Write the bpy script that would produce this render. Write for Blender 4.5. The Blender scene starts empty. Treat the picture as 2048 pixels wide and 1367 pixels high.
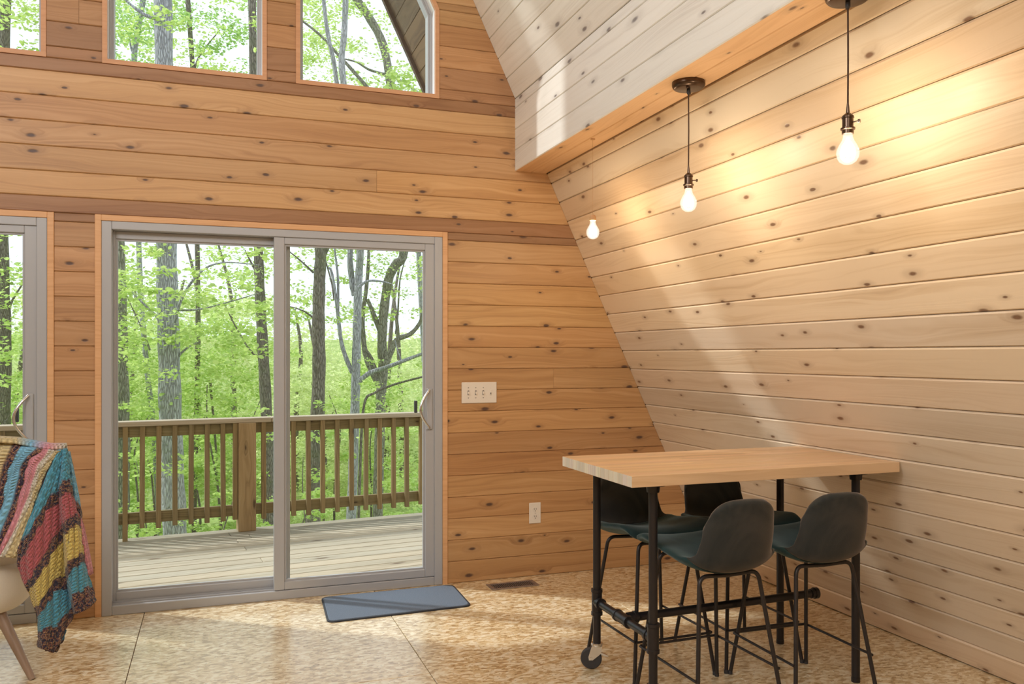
import bpy, bmesh, math, random
import numpy as np
from mathutils import Vector, Matrix, Euler
R = math.radians
random.seed(7); rng = np.random.default_rng(7)
sc = bpy.context.scene
col = sc.collection

# ---------------------------------------------------------------- camera, world, sun, exposure
FPX, CX, HOR, CAMH = 1670.0, 1024.0, 710.2, 1.335          # focal length in px, horizon row, eye height (frame 2048 x 1367)
YAW = math.atan(594/1670)
SN, CS = math.sin(YAW), math.cos(YAW)
cam = bpy.data.cameras.new('camera'); camo = bpy.data.objects.new('camera', cam); col.objects.link(camo)
cam.sensor_width = 36; cam.lens = 36*FPX/2048; cam.shift_y = (HOR-683.5)/2048; cam.clip_end = 300; cam.clip_start = .05
camo.location = (0, 0, CAMH); camo.rotation_euler = (R(90), 0, -YAW)
sc.camera = camo
sc.view_settings.view_transform = 'Standard'; sc.view_settings.look = 'None'
sc.view_settings.gamma = 1; sc.view_settings.use_curve_mapping = False
sc.view_settings.exposure = 0.0
w = bpy.data.worlds.new('sky'); sc.world = w; w.use_nodes = True
bg = w.node_tree.nodes['Background']; bg.inputs[0].default_value = (.82, .91, 1.0, 1); bg.inputs[1].default_value = 1.5
def lamp(kind, name, loc, power, color, rot=(0, 0, 0), size=None, size_y=None, angle=None):
    l = bpy.data.lights.new(name, kind); o = bpy.data.objects.new(name, l); col.objects.link(o)
    o.location = loc; o.rotation_euler = rot; l.energy = power; l.color = color
    if kind == 'AREA':
        l.size = size
        if size_y: l.shape = 'RECTANGLE'; l.size_y = size_y
    if kind == 'POINT': l.shadow_soft_size = size
    if kind == 'SUN': l.angle = angle
    return o
def aim(o, d): o.rotation_euler = Vector(d).to_track_quat('-Z', 'Y').to_euler()
SUN_D = (1.38, -1.0, -1.62)
s = lamp('SUN', 'sun', (0, 0, 20), 3.0, (.95, .98, 1.0), angle=R(2.5)); aim(s, SUN_D)
a = lamp('AREA', 'added_rear_fill', (-.5, -1.7, 4.05), 72, (1.0, .955, .90), size=2.2, size_y=1.1); aim(a, (.35, 1, -.5))  # added fill from behind the camera, no lamp seen there
a = lamp('AREA', 'added_cool_fill', (-2.25, .8, 3.5), 88, (.92, .96, 1.0), size=1.6, size_y=1.2); aim(a, (1, .42, -.1))  # added cool fill from the left, imitates daylight; no dormer is known

# ---------------------------------------------------------------- helpers
def tag(o, label=None, cat=None, group=None, kind=None):
    if label: o['label'] = label
    if cat: o['category'] = cat
    if group: o['group'] = group
    if kind: o['kind'] = kind
    return o
def link(o, parent=None, loc=None, rot=None):
    col.objects.link(o)
    if parent is not None: o.parent = parent
    if loc is not None: o.location = loc
    if rot is not None: o.rotation_euler = rot
    return o
def empty(name, loc=(0, 0, 0), rz=0):
    o = bpy.data.objects.new(name, None); o.empty_display_size = .1
    return link(o, None, loc, (0, 0, rz))
def meshobj(name, verts, faces, mat, parent=None, loc=None, rot=None, smooth=False, color=None):
    me = bpy.data.meshes.new(name); me.from_pydata([tuple(v) for v in verts], [], faces)
    me.materials.append(mat)
    if smooth: me.polygons.foreach_set('use_smooth', [True]*len(me.polygons))
    me.update()
    o = bpy.data.objects.new(name, me); link(o, parent, loc, rot)
    if color is not None: o.color = (*color, 1)
    return o
class MB:
    """collects boxes, tubes and turned shapes into one mesh"""
    def __init__(s): s.v = []; s.f = []
    def add(s, v, f):
        n = len(s.v); s.v += [tuple(p) for p in v]; s.f += [tuple(i+n for i in q) for q in f]; return s
    def box(s, x0, x1, y0, y1, z0, z1, ch=0):
        if ch <= 0:
            v = [(x, y, z) for x in (x0, x1) for y in (y0, y1) for z in (z0, z1)]
            return s.add(v, [(0, 1, 3, 2), (4, 6, 7, 5), (0, 4, 5, 1), (2, 3, 7, 6), (0, 2, 6, 4), (1, 5, 7, 3)])
        v = []; idx = {}
        X = (x0, x1); Y = (y0, y1); Z = (z0, z1); C = ch
        for i in (0, 1):
            for j in (0, 1):
                for k in (0, 1):
                    sx, sy, sz = (1, -1)[i], (1, -1)[j], (1, -1)[k]
                    idx[i, j, k, 0] = len(v); v.append((X[i], Y[j]+sy*C, Z[k]+sz*C))
                    idx[i, j, k, 1] = len(v); v.append((X[i]+sx*C, Y[j], Z[k]+sz*C))
                    idx[i, j, k, 2] = len(v); v.append((X[i]+sx*C, Y[j]+sy*C, Z[k]))
        f = []
        q = [(0, 0), (0, 1), (1, 1), (1, 0)]
        for a in (0, 1):
            F = [idx[a, j, k, 0] for j, k in q]; f.append(F if a else F[::-1])
            F = [idx[j, a, k, 1] for j, k in q]; f.append(F[::-1] if a else F)
            F = [idx[j, k, a, 2] for j, k in q]; f.append(F if a else F[::-1])
        for a in (0, 1):
            for b in (0, 1):
                F = [idx[a, b, 0, 0], idx[a, b, 0, 1], idx[a, b, 1, 1], idx[a, b, 1, 0]]; f.append(F if a != b else F[::-1])
                F = [idx[a, 0, b, 0], idx[a, 1, b, 0], idx[a, 1, b, 2], idx[a, 0, b, 2]]; f.append(F if a != b else F[::-1])
                F = [idx[0, a, b, 1], idx[0, a, b, 2], idx[1, a, b, 2], idx[1, a, b, 1]]; f.append(F if a != b else F[::-1])
        for a in (0, 1):
            for b in (0, 1):
                for c_ in (0, 1):
                    F = [idx[a, b, c_, 0], idx[a, b, c_, 1], idx[a, b, c_, 2]]; f.append(F if (a+b+c_) % 2 else F[::-1])
        return s.add(v, f)
    def tube(s, pts, r, n=10, cap=True):
        pts = [Vector(p) for p in pts]
        rr = r if isinstance(r, (list, tuple)) else [r]*len(pts)
        ref = None; rings = []
        for i, p in enumerate(pts):
            t = (pts[min(i+1, len(pts)-1)]-pts[max(i-1, 0)]).normalized()
            if ref is None: ref = Vector((1, 0, 0)) if abs(t.x) < .8 else Vector((0, 1, 0))
            u = (ref-t*ref.dot(t)).normalized(); ref = u; w_ = t.cross(u)
            rings.append([p+(u*math.cos(2*math.pi*k/n)+w_*math.sin(2*math.pi*k/n))*rr[i] for k in range(n)])
        v = [q for rg in rings for q in rg]
        f = [(i*n+k, i*n+(k+1) % n, (i+1)*n+(k+1) % n, (i+1)*n+k) for i in range(len(pts)-1) for k in range(n)]
        if cap: f += [tuple(range(n))[::-1], tuple((len(pts)-1)*n+k for k in range(n))]
        return s.add(v, f)
    def lathe(s, prof, n=24, c=(0, 0, 0), M=None):
        v = []
        for r, z in prof:
            for k in range(n):
                a_ = 2*math.pi*k/n; p = Vector((r*math.cos(a_), r*math.sin(a_), z))
                if M is not None: p = M @ p
                v.append(p+Vector(c))
        m = len(prof)
        f = [(i*n+k, i*n+(k+1) % n, (i+1)*n+(k+1) % n, (i+1)*n+k) for i in range(m-1) for k in range(n)]
        f += [tuple(range(n))[::-1], tuple((m-1)*n+k for k in range(n))]
        return s.add(v, f)
    def prism(s, poly, y0, y1):                      # polygon in x,z swept over y
        n = len(poly); v = [(x, y0, z) for x, z in poly]+[(x, y1, z) for x, z in poly]
        return s.add(v, [tuple(range(n)), tuple(range(2*n-1, n-1, -1))]+[(i, i+n, (i+1) % n+n, (i+1) % n) for i in range(n)])
    def build(s, name, mat, parent=None, loc=None, rot=None, smooth=False, color=None, autosm=None):
        o = meshobj(name, s.v, s.f, mat, parent, loc, rot, False, color)
        me = o.data
        if smooth:
            me.polygons.foreach_set('use_smooth', [True]*len(me.polygons))
            try: me.set_sharp_from_angle(angle=R(autosm or 40))
            except Exception: pass
        return o
def arc(c, r, a0, a1, n, plane='xz'):
    out = []
    for i in range(n+1):
        t = a0+(a1-a0)*i/n
        if plane == 'xz': out.append((c[0]+r*math.cos(t), c[1], c[2]+r*math.sin(t)))
    return out
def catmull(P, n=6):
    P = [Vector(p) for p in P]; out = []
    for i in range(len(P)-1):
        p0, p1, p2, p3 = P[max(i-1, 0)], P[i], P[i+1], P[min(i+2, len(P)-1)]
        for k in range(n):
            t = k/n
            out.append(.5*((2*p1)+(p2-p0)*t+(2*p0-5*p1+4*p2-p3)*t*t+(3*p1-p0-3*p2+p3)*t**3))
    out.append(P[-1]); return out
def ray(x, y): u = (x-CX)/FPX; return Vector((u*CS+SN, -u*SN+CS, (HOR-y)/FPX))
def atD(x, y, D): return Vector((0, 0, CAMH))+ray(x, y)*D        # point at depth D metres that stands at a place measured in the photograph
def atY(x, y, Y): r = ray(x, y); return Vector((0, 0, CAMH))+r*(Y/r.y)
def copy_tree(o, parent=None):
    c = o.copy(); col.objects.link(c); c.parent = parent
    for ch in o.children: copy_tree(ch, c)
    return c

# ---------------------------------------------------------------- materials
class NT:
    def __init__(s, name):
        s.m = bpy.data.materials.new(name); s.m.use_nodes = True; s.t = s.m.node_tree; s.t.nodes.clear()
        s.out = s.t.nodes.new('ShaderNodeOutputMaterial')
    def n(s, typ, ins=None, **kw):
        nd = s.t.nodes.new('ShaderNode'+typ)
        for k, v in kw.items(): setattr(nd, k, v)
        for k, v in (ins or {}).items():
            sk = nd.inputs[k]
            if hasattr(v, 'is_output') or isinstance(v, bpy.types.NodeSocket): s.t.links.new(v, sk)
            else: sk.default_value = v
        return nd
    def math(s, op, a, b=0, c=0, clamp=False):
        nd = s.n('Math', {0: a, 1: b, 2: c}, operation=op); nd.use_clamp = clamp; return nd.outputs[0]
    def mix(s, fac, a, b, mode='MIX'):
        nd = s.t.nodes.new('ShaderNodeMix'); nd.data_type = 'RGBA'; nd.blend_type = mode
        for i, v in ((0, fac), (6, a), (7, b)):
            if isinstance(v, bpy.types.NodeSocket): s.t.links.new(v, nd.inputs[i])
            else: nd.inputs[i].default_value = v if i == 0 else ((*v, 1) if len(v) == 3 else v)
        return nd.outputs[2]
    def ramp(s, fac, stops, interp='LINEAR'):
        nd = s.n('ValToRGB', {0: fac}); cr = nd.color_ramp; cr.interpolation = interp
        while len(cr.elements) < len(stops): cr.elements.new(.5)
        for e, (p, c) in zip(cr.elements, stops):
            e.position = p; e.color = (*c, 1) if hasattr(c, '__len__') else (c, c, c, 1)
        return nd.outputs[0]
    def smooth(s, v, lo, hi, a=0., b=1.):
        nd = s.n('MapRange', {0: v, 1: lo, 2: hi, 3: a, 4: b}, interpolation_type='SMOOTHSTEP'); return nd.outputs[0]
    def noise(s, vec, scale=1, detail=2, rough=.5, dist=0):
        return s.n('TexNoise', {'Vector': vec, 'Scale': scale, 'Detail': detail, 'Roughness': rough, 'Distortion': dist})
    def scl(s, vec, k): return s.n('VectorMath', {0: vec, 1: k}, operation='MULTIPLY').outputs[0]
    def bump(s, h, strength=.3, dist=.01):
        return s.n('Bump', {'Height': h, 'Strength': strength, 'Distance': dist}).outputs[0]
    def principled(s, **ins):
        nd = s.n('BsdfPrincipled', {k.replace('_', ' '): v for k, v in ins.items()})
        s.t.links.new(nd.outputs[0], s.out.inputs[0]); return s.m
def plain(name, c, rough=.5, metal=0, **kw):
    t = NT(name); return t.principled(Base_Color=(*c, 1), Roughness=rough, Metallic=metal, **kw)
def wood(name, light, mid, dark, knot=(.10, .045, .025), presence=.5, kx=3.0, kz=8.0, rough=.5, fine=.12, streak=1.0, band=.35, spec=.35, kr=1.0, axis='x', rings=.62):
    t = NT(name)
    tc = t.n('TexCoord'); oi = t.n('ObjectInfo')
    rnd = t.n('CombineXYZ', {0: t.math('MULTIPLY', oi.outputs['Random'], 37.7), 1: 0., 2: t.math('MULTIPLY', oi.outputs['Random'], 91.3)})
    vec = t.n('VectorMath', {0: tc.outputs['Object'], 1: rnd.outputs[0]}, operation='ADD').outputs[0]
    sp = t.n('SeparateXYZ', {0: vec}); x, y, z = sp.outputs
    if axis == 'z': x, z = z, x
    if axis == 'y': x, y = y, x
    zz = t.math('ADD', z, t.math('MULTIPLY', y, .7))
    kv = t.n('CombineXYZ', {0: t.math('MULTIPLY', x, kx), 1: t.math('MULTIPLY', zz, kz), 2: 0.})
    vo = t.n('TexVoronoi', {'Vector': kv.outputs[0], 'Scale': 1., 'Randomness': .95}, voronoi_dimensions='2D')
    wob = t.noise(kv.outputs[0], 5, 2).outputs[0]
    d = t.math('ADD', vo.outputs['Distance'], t.math('MULTIPLY', t.math('SUBTRACT', wob, .5), .06))
    csep = t.n('SeparateColor', {0: vo.outputs['Color']})
    pres = t.math('GREATER_THAN', csep.outputs[0], 1-presence)
    size = t.math('MULTIPLY_ADD', csep.outputs[1], .9, .45)
    dn = t.math('DIVIDE', d, t.math('MULTIPLY', size, kr))
    core = t.math('MULTIPLY', t.smooth(dn, .03, .085, 1, 0), pres)
    halo = t.math('MULTIPLY', t.smooth(dn, .05, .26, 1, 0), pres)
    # growth rings, pushed around the knots
    base = t.noise(t.n('CombineXYZ', {0: t.math('MULTIPLY', x, 1.1), 1: t.math('MULTIPLY', zz, 7.), 2: 0.}).outputs[0], 1, 2).outputs[0]
    ph = t.math('ADD', t.math('MULTIPLY', zz, 95.*streak), t.math('ADD', t.math('MULTIPLY', base, 17.), t.math('MULTIPLY', halo, 2.6)))
    ring = t.noise(t.n('CombineXYZ', {0: t.math('MULTIPLY', x, .5), 1: ph, 2: 0.}).outputs[0], .8, 2).outputs[0]
    g2 = t.noise(t.n('CombineXYZ', {0: t.math('MULTIPLY', x, 4.), 1: t.math('MULTIPLY', zz, 420.), 2: 0.}).outputs[0], 1, 2).outputs[0]
    broad = t.noise(t.n('CombineXYZ', {0: t.math('MULTIPLY', x, .8), 1: t.math('MULTIPLY', zz, 11.), 2: 3.}).outputs[0], 1, 2).outputs[0]
    v = t.math('ADD', t.math('MULTIPLY', ring, rings), t.math('MULTIPLY_ADD', broad, band, .5*(.62-rings)))
    v = t.math('ADD', v, t.math('MULTIPLY', t.math('SUBTRACT', g2, .5), fine))
    c = t.ramp(v, [(.28, dark), (.47, mid), (.66, light)])
    c = t.mix(1., c, oi.outputs['Color'], 'MULTIPLY')
    c = t.mix(t.math('MULTIPLY', halo, .32), c, tuple(.55*a_+.35*b_ for a_, b_ in zip(dark, knot)))
    c = t.mix(core, c, knot)
    h = t.math('ADD', t.math('MULTIPLY', ring, .5), t.math('MULTIPLY', core, -.8))
    return t.principled(Base_Color=c, Roughness=rough, Specular_IOR_Level=spec, Normal=t.bump(h, .25, .004))
M = {}
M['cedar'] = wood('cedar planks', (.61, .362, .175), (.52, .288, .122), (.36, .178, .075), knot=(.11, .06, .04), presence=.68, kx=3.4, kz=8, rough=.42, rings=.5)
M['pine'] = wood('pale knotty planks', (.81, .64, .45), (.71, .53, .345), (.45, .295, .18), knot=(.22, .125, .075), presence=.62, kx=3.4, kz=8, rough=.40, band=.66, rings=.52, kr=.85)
M['daylit_pine'] = wood('daylight-whitened planks', (.90, .87, .80), (.85, .81, .73), (.66, .60, .52), knot=(.26, .22, .20), presence=.6, kx=2.8, kz=8, rough=.42, band=.32, rings=.3)  # window daylight on fascia and ceiling is put into this colour
M['casing'] = wood('clear cedar casing', (.74, .43, .22), (.70, .39, .19), (.62, .33, .15), presence=0., rough=.45)
M['stave'] = wood('butcher block', (.76, .53, .33), (.70, .47, .275), (.61, .385, .21), presence=.05, rough=.30, fine=.1, streak=.6)
M['daylit_end_grain'] = wood('butcher block end grain with door daylight', (.80, .73, .62), (.72, .64, .53), (.60, .51, .40), presence=.08, rough=.5, axis='z')  # sanded end grain, paled further with door daylight in the colour
M['deck'] = wood('weathered deck boards', (.62, .54, .41), (.53, .455, .33), (.36, .30, .21), knot=(.16, .11, .07), presence=.25, kx=1.5, rough=.75)
M['rail'] = wood('treated railing wood', (.32, .26, .13), (.25, .195, .09), (.14, .105, .045), knot=(.06, .04, .02), presence=.2, kx=2, rough=.75)
M['baluster'] = wood('treated baluster wood', (.33, .26, .135), (.26, .195, .095), (.14, .105, .045), knot=(.06, .04, .02), presence=.2, kx=2, rough=.75, axis='z')
M['post'] = wood('split railing post', (.44, .35, .21), (.36, .265, .14), (.16, .11, .05), knot=(.10, .06, .03), presence=.3, kx=2, rough=.75, streak=.5, axis='z')
M['soffit'] = wood('weathered roof boards', (.24, .155, .09), (.17, .105, .06), (.08, .05, .03), presence=.1, rough=.8, band=.6, axis='y')
M['vinyl'] = plain('grey vinyl', (.41, .41, .42), .36)
M['white_vinyl'] = plain('white vinyl', (.80, .80, .80), .4)
M['plate'] = plain('ivory plastic', (.78, .70, .60), .35)
M['slot'] = plain('dark slot', (.05, .04, .035), .6)
M['chrome'] = plain('brushed steel', (.72, .72, .72), .22, 1)
M['pipe'] = plain('dark iron pipe', (.035, .031, .032), .33, .55)
M['stool_metal'] = plain('matte black steel', (.030, .024, .022), .42, .3)
M['bronze'] = plain('oiled bronze', (.10, .065, .045), .28, .9)
M['cord'] = plain('brown fabric cord', (.07, .032, .014), .7)
M['tan'] = plain('tan cord', (.50, .27, .12), .7)
M['rubber'] = plain('black rubber', (.035, .034, .036), .55)
M['dark_void'] = plain('duct black', (.01, .01, .01), .8)
M['chair_leg'] = wood('tapered chair leg wood', (.36, .25, .175), (.31, .21, .145), (.24, .16, .105), presence=0., rough=.4, axis='z')
def glass():
    t = NT('window glass')
    fr = t.n('Fresnel', {'IOR': 1.45}); tr = t.n('BsdfTransparent', {0: (.98, .993, .985, 1)})
    gm = t.n('NewGeometry'); fk = t.math('MULTIPLY', fr.outputs[0], t.math('SUBTRACT', 1., gm.outputs['Backfacing'])); gl = t.n('BsdfGlossy', {0: (1, 1, 1, 1), 'Roughness': .02})
    mx = t.n('MixShader', {0: fk, 1: tr.outputs[0], 2: gl.outputs[0]}); t.t.links.new(mx.outputs[0], t.out.inputs[0]); return t.m
M['glass'] = glass()
def bulbglass():
    t = NT('glowing bulb glass')
    em = t.n('Emission', {0: (1, .90, .76, 1), 1: 1.5}); tr = t.n('BsdfTransparent', {0: (1, 1, 1, 1)})
    lw = t.n('LayerWeight', {0: .35}); k = t.smooth(lw.outputs['Facing'], .1, .9, .42, .22)
    mx = t.n('MixShader', {0: k, 1: tr.outputs[0], 2: em.outputs[0]})
    gl = t.n('BsdfGlossy', {0: (1, 1, 1, 1), 'Roughness': .05}); fr = t.n('Fresnel', {'IOR': 1.4})
    m2 = t.n('MixShader', {0: t.math('MULTIPLY', fr.outputs[0], t.math('SUBTRACT', 1., t.n('NewGeometry').outputs['Backfacing'])), 1: mx.outputs[0], 2: gl.outputs[0]})
    t.t.links.new(m2.outputs[0], t.out.inputs[0]); return t.m
M['bulb'] = bulbglass()
def emit(name, c, k):
    t = NT(name); e = t.n('Emission', {0: (*c, 1), 1: k}); t.t.links.new(e.outputs[0], t.out.inputs[0]); return t.m
M['filament'] = emit('glowing filament', (1, .86, .66), 14)
def floor_mat():
    t = NT('strand board floor'); tc = t.n('TexCoord'); v = tc.outputs['Object']
    oi = t.n('ObjectInfo')
    acc = None
    for i, ang in enumerate((20, 75, 140)):
        mp = t.n('Mapping', {'Vector': v, 'Rotation': (0, 0, R(ang)), 'Scale': (42, 78, 1), 'Location': (i*3.1, i*1.7, 0)})
        wr = t.noise(v, 6, 2).outputs['Color']
        mv = t.n('VectorMath', {0: mp.outputs[0], 1: t.scl(wr, (1.2, 1.6, 0))}, operation='ADD').outputs[0]
        vo = t.n('TexVoronoi', {'Vector': mv, 'Scale': 1.}, voronoi_dimensions='2D'); k = t.n('SeparateColor', {0: vo.outputs['Color']}).outputs[0]
        acc = k if acc is None else t.math('ADD', acc, k)
    f = t.math('DIVIDE', acc, 3.)
    big = t.noise(v, 3.2, 3).outputs[0]
    f2 = t.math('ADD', t.math('MULTIPLY_ADD', f, 1.25, -.22), t.math('MULTIPLY', big, .25))
    c = t.ramp(f2, [(.22, (.46, .30, .14)), (.42, (.66, .48, .255)), (.60, (.76, .595, .36)), (.82, (.88, .77, .56))])
    ch = t.n('TexVoronoi', {'Vector': t.scl(v, (55., 95., 1.)), 'Scale': 1.}, voronoi_dimensions='2D')
    chs = t.n('SeparateColor', {0: ch.outputs['Color']}).outputs[0]
    dk = t.math('MULTIPLY', t.math('GREATER_THAN', chs, .93), t.smooth(ch.outputs['Distance'], .1, .3, 1, 0))
    c = t.mix(t.math('MULTIPLY', dk, .7), c, (.16, .09, .04))
    return t.principled(Base_Color=c, Roughness=t.math('MULTIPLY_ADD', f, .14, .26), Specular_IOR_Level=.6, Coat_Weight=.8, Coat_Roughness=.22, Normal=t.bump(f, .10, .003))
M['floor'] = floor_mat()
def velvet(ca, cb, sh, tint_):
    t = NT('dark velvet'); tc = t.n('TexCoord'); v = tc.outputs['Object']
    n = t.noise(v, 5, 3, .55, .8).outputs[0]; n2 = t.noise(v, 260, 1).outputs[0]
    c = t.mix(t.smooth(n, .38, .66), ca, cb)
    return t.principled(Base_Color=c, Roughness=.85, Specular_IOR_Level=.2, Sheen_Weight=sh, Sheen_Roughness=.42, Sheen_Tint=tint_, Normal=t.bump(n2, .25, .001))
M['velvet'] = velvet((.009, .026, .028), (.022, .050, .052), .45, (.50, .60, .60, 1))
M['velvet_back'] = velvet((.022, .027, .026), (.045, .044, .040), .42, (.80, .64, .54, 1))
def matfab():
    t = NT('blue grey carpet mat'); v = t.n('TexCoord').outputs['Object']
    n = t.noise(v, 220, 2, .7).outputs[0]; b = t.noise(v, 7, 2).outputs[0]
    c = t.mix(t.math('MULTIPLY_ADD', n, 1.4, -.2, True), (.075, .10, .14), (.18, .225, .29))
    c = t.mix(t.math('MULTIPLY', b, .3), c, (.14, .16, .19))
    return t.principled(Base_Color=c, Roughness=.95, Normal=t.bump(n, .6, .003))
M['mat'] = matfab()
M['mat_edge'] = plain('mat edging', (.022, .026, .034), .7)
def fabric(name, c):
    t = NT(name); v = t.n('TexCoord').outputs['Object']; n = t.noise(v, 320, 2, .6).outputs[0]
    cc = t.mix(t.math('MULTIPLY', n, .5), (*c, 1), tuple(.72*a_ for a_ in c))
    return t.principled(Base_Color=cc, Roughness=.95, Normal=t.bump(n, .3, .001))
M['cream'] = fabric('cream upholstery', (.82, .75, .64))
def bark(name, a_, b_, c_):
    t = NT(name); v = t.n('TexCoord').outputs['Object']
    vv = t.scl(v, (38., 38., 7.)); vo = t.n('TexVoronoi', {'Vector': vv, 'Scale': 1.}, feature='DISTANCE_TO_EDGE')
    n = t.noise(v, 1.6, 3).outputs[0]; f = t.noise(vv, 2.5, 3).outputs[0]
    cr = t.smooth(vo.outputs['Distance'], -.06, .20)
    c = t.mix(cr, c_, t.mix(t.smooth(f, .35, .7), a_, b_))
    c = t.mix(t.math('MULTIPLY', t.smooth(n, .5, .72), .45), c, (.16, .20, .07))
    return t.principled(Base_Color=c, Roughness=.9, Normal=t.bump(t.math('ADD', cr, f), .7, .03))
M['bark_grey'] = bark('pale grey bark', (.38, .37, .38), (.62, .62, .64), (.25, .24, .25))
M['bark_brown'] = bark('brown bark', (.20, .165, .13), (.34, .30, .25), (.11, .09, .07))
M['bark_moss'] = bark('mossy bark', (.25, .235, .17), (.44, .42, .34), (.13, .12, .085))
def leafmat(name, cs, tr):
    t = NT(name); g = t.n('NewGeometry'); rp = g.outputs['Random Per Island']
    c = t.ramp(rp, [(i/(len(cs)-1), c_) for i, c_ in enumerate(cs)])
    di = t.n('BsdfDiffuse', {0: c}); tl = t.n('BsdfTranslucent', {0: t.mix(.5, c, tr)})
    mx = t.n('MixShader', {0: .5, 1: di.outputs[0], 2: tl.outputs[0]}); t.t.links.new(mx.outputs[0], t.out.inputs[0]); return t.m
M['leaf'] = leafmat('spring leaves', [(.30, .46, .10), (.46, .62, .17), (.60, .72, .26), (.40, .58, .20), (.68, .76, .36)], (.80, .92, .30))
M['leaf_deep'] = leafmat('deeper green leaves', [(.20, .36, .10), (.32, .50, .16), (.44, .60, .22), (.28, .46, .18)], (.60, .82, .26))
M['leaf_pale'] = leafmat('pale new leaves', [(.58, .68, .30), (.72, .78, .42), (.66, .76, .34), (.80, .82, .50)], (.90, .95, .50))
def ground_mat():
    t = NT('forest floor'); v = t.n('TexCoord').outputs['Object']
    n = t.noise(v, 1.2, 4, .65).outputs[0]; n2 = t.noise(v, 9, 4, .7).outputs[0]
    c = t.ramp(t.math('ADD', t.math('MULTIPLY', n, .5), t.math('MULTIPLY', n2, .5)), [(.30, (.16, .22, .06)), (.46, (.34, .46, .13)), (.60, (.52, .62, .24)), (.75, (.66, .70, .36))])
    return t.principled(Base_Color=c, Roughness=.95, Specular_IOR_Level=.1, Normal=t.bump(n2, 1., .15))
M['ground'] = ground_mat()

# ---------------------------------------------------------------- room shell
YW = 4.725; YB = -3.2; WT = .15
SL = .474; XF = 3.064; XM = -.67                                   # roof slope, its foot on the floor, ridge line
def xr(z): return XF-SL*z
def xl(z): return 2*XM-xr(z)
ZA = (XF-XM)/SL
CSL = 1/math.sqrt(1+SL*SL); SSL = SL*CSL                           # cosine and sine of the slope against the vertical
P = .1256
D1 = (-2.62, -.762, 2.054); D2 = (-.577, 1.28, 2.054)
ZW = 2.83; ZT = 5.02
WIN = [(-2.569, -1.762, -1), (-1.604, -.798, 0), (-.542, .264, 0), (.42, 1.229, 1)]
def wedge(z):                                                       # slanted side of the outer gable windows
    return 1.229-SL*max(0, z-3.35)
def wx(wn, z):
    l, r_, k = wn
    if k == 1: r_ = wedge(z)
    if k == -1: l = 2*XM-wedge(z)
    return l, r_
endw = MB()
y0, y1 = YW+.018, YW+WT
def quadp(zb, zt, lb, rb, lt, rt): endw.prism([(lb, zb), (rb, zb), (rt, zt), (lt, zt)], y0, y1)
quadp(0, 2.054, xl(0)-.3, D1[0], xl(2.054)-.3, D1[0]); quadp(0, 2.054, D1[1], D2[0], D1[1], D2[0]); quadp(0, 2.054, D2[1], xr(0)+.3, D2[1], xr(2.054)+.3)
quadp(2.054, ZW, xl(2.054)-.3, xr(2.054)+.3, xl(ZW)-.3, xr(ZW)+.3)
for za, zb in ((ZW, 3.35), (3.35, ZT)):
    edges = [(xl(za)-.3, xl(zb)-.3)]
    for wn in WIN: a0, b0 = wx(wn, za); a1, b1 = wx(wn, zb); edges += [(a0, a1), (b0, b1)]
    edges.append((xr(za)+.3, xr(zb)+.3))
    for i in range(0, len(edges), 2): quadp(za, zb, edges[i][0], edges[i+1][0], edges[i][1], edges[i+1][1])
endw.prism([(xl(ZT)-.3, ZT), (xr(ZT)+.3, ZT), (XM, ZA+.1)], y0, y1)
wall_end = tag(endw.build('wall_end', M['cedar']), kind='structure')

def plank(parent, mat, xb0, xb1, xt0, xt1, z0, z1, color, th=.018, y=0., g=.0007, ch=.0038, Mx=None):
    """tongue-and-groove board: length on local x, width on z, face towards -y, both long edges chamfered"""
    W = z1-z0; prof = [(g, th), (g, ch), (g+ch, 0), (W-g-ch, 0), (W-g, ch), (W-g, th)]
    ox, oz = xb0, z0
    v = []
    for e in (0, 1):
        for pz, py in prof:
            t = pz/W; xx = (xb0+(xt0-xb0)*t+.0006) if e == 0 else (xb1+(xt1-xb1)*t-.0006)
            v.append((xx-ox, py, pz))
    n = 6
    f = [tuple(range(n-1, -1, -1)), tuple(range(n, 2*n))]+[(i, (i+1) % n, (i+1) % n+n, i+n) for i in range(n)]
    if Mx is None:
        return meshobj('plank', v, f, mat, parent, (ox, YW+y, oz), color=color)
    o = meshobj('plank', v, f, mat, parent, color=color)
    o.matrix_local = Mx @ Matrix.Translation((ox, 0, oz)); return o
def tint(k, amt=.07, warm=.03):
    b = 1+random.uniform(-amt, amt); wv = random.uniform(-warm, warm)
    return (k[0]*b*(1+wv), k[1]*b, k[2]*b*(1-wv))
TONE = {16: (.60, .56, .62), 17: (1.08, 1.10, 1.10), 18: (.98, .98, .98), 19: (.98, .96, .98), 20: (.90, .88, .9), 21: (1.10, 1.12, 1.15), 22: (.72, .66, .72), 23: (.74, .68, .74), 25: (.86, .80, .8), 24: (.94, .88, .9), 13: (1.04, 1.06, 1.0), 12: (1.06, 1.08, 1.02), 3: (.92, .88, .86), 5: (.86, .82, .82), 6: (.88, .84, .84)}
JOIN = {16: [-1.06], 18: [.865, -2.2], 9: [1.95], 2: [-1.4], 20: [-1.8], 24: [-.65], 21: [-2.6], 14: []}
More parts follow.
